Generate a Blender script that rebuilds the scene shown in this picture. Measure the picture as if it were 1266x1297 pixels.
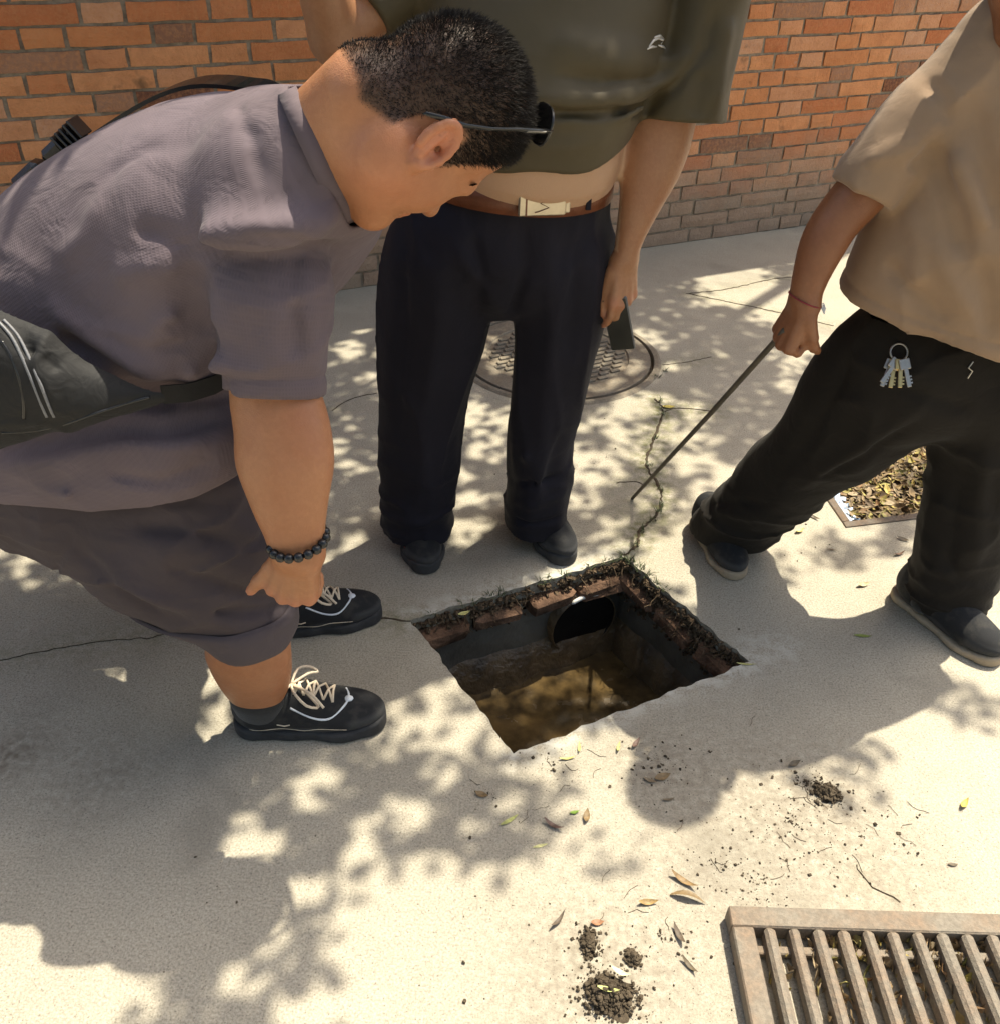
import bpy, math, random, time
T_DEBUG = False
import numpy as np
from concurrent.futures import ThreadPoolExecutor
from mathutils import Vector, Matrix, geometry, noise as mnoise
from math import radians, sin, cos, pi

for _o in list(bpy.data.objects):
    bpy.data.objects.remove(_o)
random.seed(7)
rng = np.random.default_rng(7)
scene = bpy.context.scene
COL = scene.collection

# ------------------------------------------------------------------ camera
CAM_H, CAM_P, CAM_R = 1.431, radians(35.4), radians(-1.78)
FOC, PW, PH = 1170.0, 1266.0, 1297.0
_rt = Vector((1, 0, 0)); _fw = Vector((0, cos(CAM_P), -sin(CAM_P))); _up = Vector((0, sin(CAM_P), cos(CAM_P)))
_R = _rt * cos(CAM_R) - _up * sin(CAM_R)
_U = _rt * sin(CAM_R) + _up * cos(CAM_R)
cam_data = bpy.data.cameras.new('camera')
cam = bpy.data.objects.new('camera', cam_data)
COL.objects.link(cam)
cam.matrix_world = Matrix(((_R.x, _U.x, -_fw.x, 0), (_R.y, _U.y, -_fw.y, 0), (_R.z, _U.z, -_fw.z, CAM_H), (0, 0, 0, 1)))
cam_data.sensor_fit = 'HORIZONTAL'
cam_data.sensor_width = 36.0
cam_data.lens = 36.0 * FOC / PW
cam_data.clip_start = 0.02
cam_data.clip_end = 300
scene.camera = cam

# ------------------------------------------------------------------ light
SUN = Vector((0.315, 0.31, 1.0)).normalized()          # towards the sun
SUN_EL = math.asin(SUN.z)
world = bpy.data.worlds.new('World')
scene.world = world
world.use_nodes = True
_nt = world.node_tree
_sky = _nt.nodes.new('ShaderNodeTexSky')
_sky.sky_type = 'NISHITA'
_sky.sun_disc = False
_sky.sun_elevation = SUN_EL
_sky.sun_rotation = math.atan2(SUN.x, SUN.y)
_sky.air_density = 1.0
_sky.dust_density = 4.0
_sky.ozone_density = 0.6
_bg = _nt.nodes['Background']
_nt.links.new(_sky.outputs[0], _bg.inputs[0])
_bg.inputs[1].default_value = 0.128
sun_l = bpy.data.lights.new('sun', 'SUN')
sun_l.energy = 3.9
sun_l.angle = radians(0.53)
sun_l.color = (1.0, 0.94, 0.82)
sun_o = bpy.data.objects.new('sun', sun_l)
COL.objects.link(sun_o)
sun_o.location = (3, 3, 8)
sun_o.rotation_euler = (-SUN).to_track_quat('-Z', 'Y').to_euler()
scene.view_settings.view_transform = 'Standard'
scene.view_settings.look = 'None'
scene.view_settings.gamma = 1.0
scene.view_settings.use_curve_mapping = False
scene.view_settings.exposure = 1.17
try:
    scene.view_settings.use_white_balance = True
    scene.view_settings.white_balance_temperature = 6950
    scene.view_settings.white_balance_tint = 6
except Exception:
    pass
scene.cycles.max_bounces = 6
scene.cycles.diffuse_bounces = 4
scene.cycles.transparent_max_bounces = 6
try:
    scene.cycles.use_denoising = True
except Exception:
    pass

# ------------------------------------------------------------------ picture <-> place (used to survey the place once)
def ray(px, py):
    a = (px - PW / 2) / FOC; b = (PH / 2 - py) / FOC
    return _R * a + _U * b + _fw

def at(px, py, Y):
    d = ray(px, py)
    t = Y / d.y
    return Vector((d.x * t, Y, CAM_H + d.z * t))

def gp(px, py, z=0.0):
    d = ray(px, py)
    t = (z - CAM_H) / d.z
    return Vector((d.x * t, d.y * t, z))

def proj(p):
    q = Vector(p) - Vector((0, 0, CAM_H))
    z = q.dot(_fw)
    return (PW / 2 + FOC * q.dot(_R) / z, PH / 2 - FOC * q.dot(_U) / z, z)

def proj_np(P):
    Q = np.asarray(P, float) - np.array([0, 0, CAM_H])
    z = Q @ np.array(_fw); z = np.where(z < 0.05, 0.05, z)
    return np.stack([PW / 2 + FOC * (Q @ np.array(_R)) / z, PH / 2 - FOC * (Q @ np.array(_U)) / z], 1)

# ------------------------------------------------------------------ object helpers
def tag(o, label=None, cat=None, group=None, kind=None):
    if label: o['label'] = label
    if cat: o['category'] = cat
    if group: o['group'] = group
    if kind: o['kind'] = kind
    return o

def empty(name, loc=(0, 0, 0), label=None, cat=None, group=None, kind=None):
    o = bpy.data.objects.new(name, None)
    COL.objects.link(o)
    o.location = loc
    o.empty_display_size = 0.1
    return tag(o, label, cat, group, kind)

def link(name, me, mat=None, parent=None, smooth=False):
    o = bpy.data.objects.new(name, me)
    COL.objects.link(o)
    if mat is not None and len(me.materials) == 0:
        me.materials.append(mat)
    if parent is not None:
        o.parent = parent
        # geometry is written in world coordinates; keep it there
        o.matrix_parent_inverse = Matrix.Translation(-Vector(parent_loc(parent)))
    if smooth:
        me.polygons.foreach_set('use_smooth', [True] * len(me.polygons))
    return o

def parent_loc(p):
    l = Vector(p.location)
    q = p
    if p.parent is not None:
        # children of parts: parts themselves sit at the world origin
        return (p.parent and Vector((0, 0, 0)))
    return l

def mesh_from(name, V, F):
    me = bpy.data.meshes.new(name)
    me.from_pydata([tuple(v) for v in V], [], [tuple(f) for f in F])
    me.update()
    return me

def mesh_np(name, V, Q, k=4):
    """fast mesh from numpy verts and an (n,k) index array"""
    me = bpy.data.meshes.new(name)
    V = np.ascontiguousarray(V, np.float32); Q = np.ascontiguousarray(Q, np.int32)
    me.vertices.add(len(V)); me.vertices.foreach_set('co', V.ravel())
    me.loops.add(Q.size); me.loops.foreach_set('vertex_index', Q.ravel())
    me.polygons.add(len(Q))
    me.polygons.foreach_set('loop_start', np.arange(0, Q.size, k, dtype=np.int32))
    me.update(calc_edges=True)
    me.validate()
    return me

class MB:
    """collects simple shapes in one mesh"""
    def __init__(s): s.V = []; s.F = []
    def add(s, V, F):
        n = len(s.V); s.V += [Vector(v) for v in V]; s.F += [[i + n for i in f] for f in F]
        return s
    def box(s, c, size, M=None, bev=0.0, jit=0.0):
        hx, hy, hz = [q / 2 for q in size]
        c = Vector(c)
        if bev <= 0:
            V = [Vector((x, y, z)) for x in (-hx, hx) for y in (-hy, hy) for z in (-hz, hz)]
            F = [(0, 1, 3, 2), (4, 6, 7, 5), (0, 4, 5, 1), (2, 3, 7, 6), (0, 2, 6, 4), (1, 5, 7, 3)]
        else:
            V = []; idx = {}
            for sx in (-1, 1):
                for sy in (-1, 1):
                    for sz in (-1, 1):
                        for ax in range(3):
                            p = [sx * hx, sy * hy, sz * hz]
                            for k2 in range(3):
                                if k2 != ax: p[k2] -= (sx, sy, sz)[k2] * bev
                            idx[(sx, sy, sz, ax)] = len(V); V.append(Vector(p))
            F = []
            for ax in range(3):
                o1, o2 = [k2 for k2 in range(3) if k2 != ax]
                for sg in (-1, 1):
                    loop = []
                    for a, b in ((-1, -1), (1, -1), (1, 1), (-1, 1)):
                        s3 = [0, 0, 0]; s3[ax] = sg; s3[o1] = a; s3[o2] = b
                        loop.append(idx[(s3[0], s3[1], s3[2], ax)])
                    F.append(loop)
            for ax in range(3):
                o1, o2 = [k2 for k2 in range(3) if k2 != ax]
                for a in (-1, 1):
                    for b in (-1, 1):
                        q = []
                        for sg, pl in ((-1, o1), (1, o1), (1, o2), (-1, o2)):
                            s3 = [0, 0, 0]; s3[ax] = sg; s3[o1] = a; s3[o2] = b
                            q.append(idx[(s3[0], s3[1], s3[2], pl)])
                        F.append(q)
            for sx in (-1, 1):
                for sy in (-1, 1):
                    for sz in (-1, 1):
                        F.append([idx[(sx, sy, sz, k2)] for k2 in range(3)])
        if jit:
            V = [v + Vector([random.uniform(-jit, jit) for _ in range(3)]) for v in V]
        if M is not None: V = [M @ v for v in V]
        return s.add([v + c for v in V], F)
    def tube(s, pts, r, n=8, cap=True, flat=None):
        """round tube along points; r scalar or list; flat = second radius ratio"""
        pts = [Vector(p) for p in pts]
        rs = r if hasattr(r, '__len__') else [r] * len(pts)
        n0 = len(s.V)
        prev = None
        for i, p in enumerate(pts):
            d = (pts[min(i + 1, len(pts) - 1)] - pts[max(i - 1, 0)])
            d = d.normalized() if d.length > 1e-9 else Vector((0, 0, 1))
            if prev is None:
                a = d.orthogonal().normalized()
            else:
                a = (prev - d * prev.dot(d))
                a = a.normalized() if a.length > 1e-6 else d.orthogonal().normalized()
            prev = a
            b = d.cross(a)
            for k2 in range(n):
                th = 2 * pi * k2 / n
                s.V.append(p + (a * cos(th) + b * sin(th)) * rs[i])
        for i in range(len(pts) - 1):
            for k2 in range(n):
                a0 = n0 + i * n + k2; a1 = n0 + i * n + (k2 + 1) % n
                s.F.append([a0, a1, a1 + n, a0 + n])
        if cap:
            s.F.append([n0 + k2 for k2 in range(n)][::-1])
            e = n0 + (len(pts) - 1) * n
            s.F.append([e + k2 for k2 in range(n)])
        return s
    def ribbon(s, pts, side, w, th):
        """flat strap: pts, side vectors, half width w, thickness th"""
        n0 = len(s.V); m = len(pts)
        for i, p in enumerate(pts):
            p = Vector(p); sd = Vector(side[i]).normalized()
            d = (Vector(pts[min(i + 1, m - 1)]) - Vector(pts[max(i - 1, 0)])).normalized()
            nn = d.cross(sd).normalized()
            ww = w[i] if hasattr(w, '__len__') else w
            s.V += [p - sd * ww - nn * th / 2, p + sd * ww - nn * th / 2, p + sd * ww + nn * th / 2, p - sd * ww + nn * th / 2]
        for i in range(m - 1):
            for k2 in range(4):
                a0 = n0 + i * 4 + k2; a1 = n0 + i * 4 + (k2 + 1) % 4
                s.F.append([a0, a1, a1 + 4, a0 + 4])
        s.F.append([n0, n0 + 1, n0 + 2, n0 + 3][::-1]); e = n0 + (m - 1) * 4
        s.F.append([e, e + 1, e + 2, e + 3])
        return s
    def ball(s, c, r, n=8, M=None, rad=None):
        c = Vector(c); n0 = len(s.V); m = n // 2
        rad = rad or (r, r, r)
        def put(v):
            v = Vector((v[0] * rad[0], v[1] * rad[1], v[2] * rad[2]))
            s.V.append((M @ v if M is not None else v) + c)
        put((0, 0, 1))
        for i in range(1, m):
            ph = pi * i / m
            for k2 in range(n):
                th = 2 * pi * k2 / n
                put((sin(ph) * cos(th), sin(ph) * sin(th), cos(ph)))
        put((0, 0, -1))
        for k2 in range(n):
            s.F.append([n0, n0 + 1 + k2, n0 + 1 + (k2 + 1) % n])
            for i in range(m - 2):
                a0 = n0 + 1 + i * n + k2; a1 = n0 + 1 + i * n + (k2 + 1) % n
                s.F.append([a0, a0 + n, a1 + n, a1])
            e = n0 + 1 + (m - 2) * n
            s.F.append([e + k2, n0 + 1 + (m - 1) * n, e + (k2 + 1) % n])
        return s
    def build(s, name, mat=None, parent=None, smooth=False):
        return link(name, mesh_from(name, s.V, s.F), mat, parent, smooth)

# ------------------------------------------------------------------ signed-distance modelling (for bodies and cloth)
f32 = np.float32
def smin(a, b, k):
    if k <= 0: return np.minimum(a, b)
    h = np.maximum(k - np.abs(a - b), 0) / k
    return np.minimum(a, b) - h * h * (k * 0.25)
def smax(a, b, k): return -smin(-a, -b, k)
def A3(v): return np.array(v, f32)

def rc(a, b, ra, rb):
    a = A3(a); b = A3(b); ab = b - a; L2 = float(ab @ ab) + 1e-12
    def f(P):
        q = P - a
        t = np.clip((q @ ab) / L2, 0, 1)
        q = q - t[:, None] * ab
        return np.sqrt(np.einsum('ij,ij->i', q, q)) - (ra + (rb - ra) * t)
    return f
def el(c, r, M=None):
    c = A3(c); r = A3(r); Mi = None if M is None else np.array(Matrix(M).to_3x3().transposed(), f32)
    def f(P):
        q = P - c
        if Mi is not None: q = q @ Mi.T
        k0 = np.sqrt((((q / r) ** 2).sum(1))) + 1e-6
        k1 = np.sqrt((((q / (r * r)) ** 2).sum(1))) + 1e-6
        return k0 * (k0 - 1) / k1
    return f
def seg(c0, c1, u0, u1, v0, v1, a0, a1, b0, b1):
    """elliptic cone segment; u/v cross axes, a/b half sizes"""
    c0 = A3(c0); c1 = A3(c1); u0 = A3(u0); u1 = A3(u1); v0 = A3(v0); v1 = A3(v1)
    w = c1 - c0; L2 = float(w @ w) + 1e-12
    def f(P):
        q = P - c0
        t = np.clip((q @ w) / L2, 0, 1)[:, None]
        q = q - t * w
        u = u0 + (u1 - u0) * t; v = v0 + (v1 - v0) * t
        t = t[:, 0]
        a = a0 + (a1 - a0) * t; b = b0 + (b1 - b0) * t
        qu = np.einsum('ij,ij->i', q, u); qv = np.einsum('ij,ij->i', q, v)
        q2 = np.einsum('ij,ij->i', q, q)
        qw2 = np.maximum(q2 - qu * qu - qv * qv, 0)
        m = np.minimum(a, b)
        k0 = np.sqrt((qu / a) ** 2 + (qv / b) ** 2 + qw2 / (m * m)) + 1e-6
        k1 = np.sqrt((qu / (a * a)) ** 2 + (qv / (b * b)) ** 2 + qw2 / (m ** 4)) + 1e-6
        return k0 * (k0 - 1) / k1
    return f

class U:
    """smooth union, skipping shapes far from the block of points"""
    def __init__(s, k, items): s.k = k; s.it = items
    def __call__(s, P):
        if len(P) > 8 and len(s.it) > 2:
            lo = P.min(0); hi = P.max(0); c = ((lo + hi) / 2)[None]; R = float(np.linalg.norm(hi - lo)) / 2
            d = [float(f(c)[0]) for f in s.it]
            m = min(d)
            it = [f for f, q in zip(s.it, d) if q <= m + 2.2 * R + 2 * s.k]
        else:
            it = s.it
        r = it[0](P)
        for f in it[1:]: r = smin(r, f(P), s.k)
        return r

def catmull(K, n):
    """K (m,d) key rows -> n rows along a Catmull-Rom spline"""
    K = np.asarray(K, float); m = len(K)
    out = []
    for x in np.linspace(0, m - 1, n):
        i = min(int(x), m - 2); t = x - i
        p0 = K[max(i - 1, 0)]; p1 = K[i]; p2 = K[i + 1]; p3 = K[min(i + 2, m - 1)]
        out.append(0.5 * ((2 * p1) + (-p0 + p2) * t + (2 * p0 - 5 * p1 + 4 * p2 - p3) * t * t + (-p0 + 3 * p1 - 3 * p2 + p3) * t ** 3))
    return np.array(out)

class Tube:
    """smooth elliptical tube through stations; nearest axis point found by a soft minimum"""
    def __init__(s, S, soft):
        C = S[:, :3]; W = np.gradient(C, axis=0); W /= np.linalg.norm(W, axis=1)[:, None]
        Vv = S[:, 3:6]; Vv = Vv - (Vv * W).sum(1)[:, None] * W; Vv /= np.linalg.norm(Vv, axis=1)[:, None]
        Uu = np.cross(W, Vv)
        s.T = np.concatenate([C, Uu, Vv, S[:, 6:8]], 1).astype(f32)
        s.c0 = C[:-1].astype(f32); s.w = (C[1:] - C[:-1]).astype(f32); s.L2 = (s.w ** 2).sum(1) + 1e-12
        s.c0w = (s.c0 * s.w).sum(1); s.c02 = (s.c0 ** 2).sum(1); s.n = len(C); s.soft = soft
        s.idx = np.arange(s.n - 1, dtype=f32)
    def __call__(s, P):
        QW = P @ s.w.T - s.c0w
        t = np.clip(QW / s.L2, 0, 1)
        D = (P * P).sum(1)[:, None] - 2 * (P @ s.c0.T) + s.c02 - 2 * t * QW + t * t * s.L2
        D = np.sqrt(np.maximum(D, 0))
        m = D.min(1, keepdims=True)
        w = np.exp((m - D) / s.soft)
        w *= w
        x = ((s.idx + t) * w).sum(1) / w.sum(1)
        i = np.minimum(x.astype(np.int32), s.n - 2); fr = (x - i)[:, None]
        K = s.T[i] * (1 - fr) + s.T[i + 1] * fr
        q = P - K[:, :3]
        qu = (q * K[:, 3:6]).sum(1); qv = (q * K[:, 6:9]).sum(1); a = K[:, 9]; b = K[:, 10]
        qw2 = np.maximum((q * q).sum(1) - qu * qu - qv * qv, 0)
        mm = np.minimum(a, b)
        k0 = np.sqrt((qu / a) ** 2 + (qv / b) ** 2 + qw2 / (mm * mm)) + 1e-6
        k1 = np.sqrt((qu / (a * a)) ** 2 + (qv / (b * b)) ** 2 + qw2 / (mm ** 4)) + 1e-6
        return k0 * (k0 - 1) / k1

    def coords(s, P):
        """arc length along and around the tube, for cloth grain"""
        P = np.asarray(P, f32)
        QW = P @ s.w.T - s.c0w
        t = np.clip(QW / s.L2, 0, 1)
        D = np.sqrt(np.maximum((P * P).sum(1)[:, None] - 2 * (P @ s.c0.T) + s.c02 - 2 * t * QW + t * t * s.L2, 0))
        w = np.exp((D.min(1, keepdims=True) - D) / (s.soft * 2)); x = ((s.idx + t) * w).sum(1) / w.sum(1)
        i = np.minimum(x.astype(np.int32), s.n - 2); fr = (x - i)[:, None]
        K = s.T[i] * (1 - fr) + s.T[i + 1] * fr
        q = P - K[:, :3]; qu = (q * K[:, 3:6]).sum(1); qv = (q * K[:, 6:9]).sum(1)
        arc = np.concatenate([[0], np.cumsum(np.sqrt(s.L2))])
        return np.interp(x, np.arange(s.n), arc), np.arctan2(qv / K[:, 10], qu / K[:, 9]) * float((s.T[:, 9] + s.T[:, 10]).mean() / 2)

def tube(st, n=None, k=0.012):
    """st rows: (centre, v axis, a, b): b along v, a across"""
    K = np.array([list(c) + list(Vector(v).normalized()) + [a, b] for c, v, a, b in st])
    n = n or (len(st) - 1) * 3 + 1
    return Tube(catmull(K, n), max(.006, k * .6))

def st(pa, pb, Y, a, Yb=None):
    """station whose outline spans picture points pa..pb at distance Y; a = half depth"""
    A = at(pa[0], pa[1], Y); B = at(pb[0], pb[1], Y if Yb is None else Yb)
    return ((A + B) / 2, (B - A), a, (B - A).length / 2)

def chain(pts, rad, k=0.01):
    return U(k, [rc(pts[i], pts[i + 1], rad[i], rad[i + 1]) for i in range(len(pts) - 1)])

def folds(base, lines, amp=1.0):
    """cloth folds: lines of (points, height, width); positive height is a ridge"""
    segs = []
    for pts, hgt, wid in lines:
        pts = [A3(p) for p in pts]
        L = [0]
        for i in range(len(pts) - 1): L.append(L[-1] + float(np.linalg.norm(pts[i + 1] - pts[i])))
        P = np.array(pts)
        segs.append((P, np.array(L) / L[-1], hgt, wid, P.min(0) - 3 * wid, P.max(0) + 3 * wid))
    def f(P):
        d = base(P)
        lo = P.min(0); hi = P.max(0)
        for Q, L, hgt, wid, l2, h2 in segs:
            if (lo > h2).any() or (hi < l2).any(): continue
            best = np.full(len(P), 1e9, f32); tt = np.zeros(len(P), f32)
            for i in range(len(Q) - 1):
                ab = Q[i + 1] - Q[i]; q = P - Q[i]
                t = np.clip((q @ ab) / (float(ab @ ab) + 1e-12), 0, 1)
                q = q - t[:, None] * ab
                e = np.einsum('ij,ij->i', q, q)
                mk = e < best
                best = np.where(mk, e, best); tt = np.where(mk, L[i] + (L[i + 1] - L[i]) * t, tt)
            fade = np.minimum(1, np.minimum(tt, 1 - tt) * 5 + 0.12)
            d = d - amp * 1.3 * hgt * fade * np.exp(-(best / (wid * wid)) ** .72)
        return d
    return f

_NT = rng.random((32, 32, 32)).astype(f32) * 2 - 1
def vnoise(P, s):
    """value noise, P (n,3) / s"""
    q = P / f32(s) if np.isscalar(s) else P / A3(s)
    i = np.floor(q).astype(np.int32); t = q - i; t = t * t * (3 - 2 * t)
    r = 0
    for dx in (0, 1):
        wx = t[:, 0] if dx else 1 - t[:, 0]
        for dy in (0, 1):
            wy = t[:, 1] if dy else 1 - t[:, 1]
            for dz in (0, 1):
                wz = t[:, 2] if dz else 1 - t[:, 2]
                r = r + wx * wy * wz * _NT[(i[:, 0] + dx) & 31, (i[:, 1] + dy) & 31, (i[:, 2] + dz) & 31]
    return r

def nets(f, lo, hi, h, relax=1):
    """polygonise f=0 by surface nets; returns verts, quads"""
    B = 8; SB = 4; t00 = time.time()
    lo = np.array(lo, float); hi = np.array(hi, float)
    nb = np.maximum(1, np.ceil((hi - lo) / (h * B))).astype(int)
    ns = np.ceil(nb / SB).astype(int)
    cell = h * B; ids = []; vals = []
    ax = np.arange(B + 1)
    off = np.stack(np.meshgrid(ax, ax, ax, indexing='ij'), -1).reshape(-1, 3)
    N = nb * B
    def work(s0):
        sc = lo + (s0 + SB / 2) * cell
        d = float(f(sc[None].astype(f32))[0])
        if abs(d) > cell * SB * 0.87 * 1.2 + 0.03: return None
        g = np.stack(np.meshgrid(*[np.arange(s0[q], min(s0[q] + SB, nb[q])) for q in range(3)], indexing='ij'), -1).reshape(-1, 3)
        if not len(g): return None
        d = f((lo + (g + 0.5) * cell).astype(f32))
        g = g[np.abs(d) < cell * 0.87 * 1.15 + 0.020]
        if not len(g): return None
        I = (g[:, None, :] * B + off[None])
        P = (lo + I.reshape(-1, 3) * h).astype(f32)
        return g, f(P).reshape(len(g), B + 1, B + 1, B + 1)
    jobs = [np.array([si, sj, sk]) * SB for si in range(ns[0]) for sj in range(ns[1]) for sk in range(ns[2])]
    with ThreadPoolExecutor(4) as ex:
        for r_ in ex.map(work, jobs):
            if r_ is not None: ids.append(r_[0]); vals.append(r_[1])
    if T_DEBUG: print("NETS", len(vals), sum(len(q) for q in ids) * 729, round(time.time() - t00, 2))
    g = np.concatenate(ids); D = np.concatenate(vals)
    Sg = D < 0
    cs = np.zeros((len(g), B, B, B), np.int8)
    for dx in (0, 1):
        for dy in (0, 1):
            for dz in (0, 1):
                cs += Sg[:, dx:dx + B, dy:dy + B, dz:dz + B]
    bi, ci, cj, ck = np.nonzero((cs > 0) & (cs < 8))
    base = g[bi] * B + np.stack([ci, cj, ck], 1)
    corner = {}
    for dx in (0, 1):
        for dy in (0, 1):
            for dz in (0, 1):
                corner[(dx, dy, dz)] = D[bi, ci + dx, cj + dy, ck + dz]
    acc = np.zeros((len(bi), 3)); cnt = np.zeros(len(bi))
    for axq in range(3):
        o = [q for q in range(3) if q != axq]
        for a in (0, 1):
            for b in (0, 1):
                c0 = [0, 0, 0]; c0[o[0]] = a; c0[o[1]] = b; c1 = list(c0); c1[axq] = 1
                v0 = corner[tuple(c0)]; v1 = corner[tuple(c1)]
                m = (v0 < 0) != (v1 < 0)
                t = np.where(m, v0 / np.where(m, v0 - v1, 1), 0)
                p = np.zeros((len(bi), 3)); p[:, o[0]] = a; p[:, o[1]] = b; p[:, axq] = t
                acc += p * m[:, None]; cnt += m
    V = lo + (base + acc / cnt[:, None]) * h
    stride = np.array([1, N[0] + 2, (N[0] + 2) * (N[1] + 2)], np.int64)
    key = (base + 1) @ stride
    order = np.argsort(key); skey = key[order]
    def find(k):
        p = np.searchsorted(skey, k); p = np.minimum(p, len(skey) - 1)
        ok = skey[p] == k
        return order[p], ok
    quads = []
    for axq in range(3):
        c1 = [0, 0, 0]; c1[axq] = 1
        v0 = corner[(0, 0, 0)]; v1 = corner[tuple(c1)]
        m = np.nonzero((v0 < 0) != (v1 < 0))[0]
        o = [q for q in range(3) if q != axq]
        if axq == 1: o = o[::-1]
        k0 = key[m]
        i1, a1 = find(k0 - stride[o[0]]); i2, a2 = find(k0 - stride[o[0]] - stride[o[1]]); i3, a3 = find(k0 - stride[o[1]])
        ok = a1 & a2 & a3
        q = np.stack([m, i1, i2, i3], 1)
        flip = v0[m] >= 0
        q[flip] = q[flip][:, ::-1]
        quads.append(q[ok])
    Q = np.concatenate(quads)
    for _ in range(relax):
        S = np.zeros_like(V); c = np.zeros(len(V))
        for a, b in ((0, 1), (1, 2), (2, 3), (3, 0)):
            for x, y in ((a, b), (b, a)):
                for d3 in range(3):
                    S[:, d3] += np.bincount(Q[:, x], V[Q[:, y], d3], len(V))
                c += np.bincount(Q[:, x], minlength=len(V))
        V = np.where(c[:, None] > 0, V * 0.45 + 0.55 * S / np.maximum(c, 1)[:, None], V)
    return V, Q

def attr(me, name, vals):
    a = me.attributes.new(name, 'FLOAT', 'POINT')
    a.data.foreach_set('value', np.ascontiguousarray(vals, f32))

def sdf(name, f, lo, hi, h, mat, parent, relax=1):
    V, Q = nets(f, lo, hi, h, relax)
    me = mesh_np(name, V, Q)
    o = link(name, me, mat, parent, True)
    return o, V
# ------------------------------------------------------------------ materials
class NT:
    def __init__(s, name):
        s.m = bpy.data.materials.new(name); s.m.use_nodes = True
        s.t = s.m.node_tree; s.b = s.t.nodes['Principled BSDF']; s.out = s.t.nodes['Material Output']
        s.co = s.n('ShaderNodeTexCoord').outputs['Object']
    def n(s, typ, **kw):
        q = s.t.nodes.new(typ)
        for k2, v in kw.items():
            if hasattr(q, k2): setattr(q, k2, v)
            else: q.inputs[k2].default_value = v
        return q
    def l(s, a, b): s.t.links.new(a, b)
    def map(s, scale=(1, 1, 1), rot=(0, 0, 0), src=None):
        m = s.n('ShaderNodeMapping'); s.l(src or s.co, m.inputs[0])
        m.inputs['Scale'].default_value = scale; m.inputs['Rotation'].default_value = rot
        return m.outputs[0]
    def noise(s, scale, detail=4, rough=0.55, vec=None, dist=0.0):
        q = s.n('ShaderNodeTexNoise'); s.l(vec or s.co, q.inputs['Vector'])
        q.inputs['Scale'].default_value = scale; q.inputs['Detail'].default_value = detail
        q.inputs['Roughness'].default_value = rough; q.inputs['Distortion'].default_value = dist
        return q.outputs[0]
    def vor(s, scale, feature='F1', vec=None):
        q = s.n('ShaderNodeTexVoronoi', feature=feature); s.l(vec or s.co, q.inputs['Vector'])
        q.inputs['Scale'].default_value = scale
        return q.outputs[0]
    def ramp(s, fac, stops):
        q = s.n('ShaderNodeValToRGB'); s.l(fac, q.inputs[0])
        e = q.color_ramp.elements
        while len(e) < len(stops): e.new(0.5)
        for i, (p, c) in enumerate(stops):
            e[i].position = p; e[i].color = (c, c, c, 1) if not hasattr(c, '__len__') else (*c, 1)
        return q.outputs[0]
    def mix(s, fac, a, b, typ='MIX'):
        q = s.n('ShaderNodeMix', data_type='RGBA', blend_type=typ)
        for sock, v in ((q.inputs[0], fac), (q.inputs[6], a), (q.inputs[7], b)):
            if hasattr(v, 'is_linked'): s.l(v, sock)
            elif hasattr(v, '__len__'): sock.default_value = (*v, 1)
            else: sock.default_value = v
        return q.outputs[2]
    def math(s, op, a, b=0.0, c=None):
        q = s.n('ShaderNodeMath', operation=op)
        for i, v in enumerate((a, b) if c is None else (a, b, c)):
            if hasattr(v, 'is_linked'): s.l(v, q.inputs[i])
            else: q.inputs[i].default_value = v
        return q.outputs[0]
    def attr(s, name):
        q = s.n('ShaderNodeAttribute'); q.attribute_name = name
        return q.outputs['Fac']
    def base(s, v):
        if hasattr(v, 'is_linked'): s.l(v, s.b.inputs['Base Color'])
        else: s.b.inputs['Base Color'].default_value = (*v, 1)
    def set(s, **kw):
        for k2, v in kw.items():
            i = s.b.inputs[k2.replace('_', ' ')]
            if hasattr(v, 'is_linked'): s.l(v, i)
            else: i.default_value = v
        return s
    def bump(s, h, dist, strength=1.0, prev=None):
        q = s.n('ShaderNodeBump'); s.l(h, q.inputs['Height'])
        q.inputs['Distance'].default_value = dist; q.inputs['Strength'].default_value = strength
        if prev is not None: s.l(prev, q.inputs['Normal'])
        s.l(q.outputs[0], s.b.inputs['Normal'])
        return q.outputs[0]

def m_simple(name, col, rough=0.6, var=0.15, scale=40, bump=0.0, bscale=300, metal=0.0, spec=0.5, dark=0.6):
    t = NT(name)
    n = t.noise(scale, 4)
    f = t.ramp(n, [(0.3, 1 - var), (0.7, 1 + var)])
    t.base(t.mix(1.0, col, f, 'MULTIPLY'))
    t.set(Roughness=rough, Metallic=metal)
    t.b.inputs['Specular IOR Level'].default_value = spec
    if bump: t.bump(t.noise(bscale, 3), bump)
    return t.m

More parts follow.
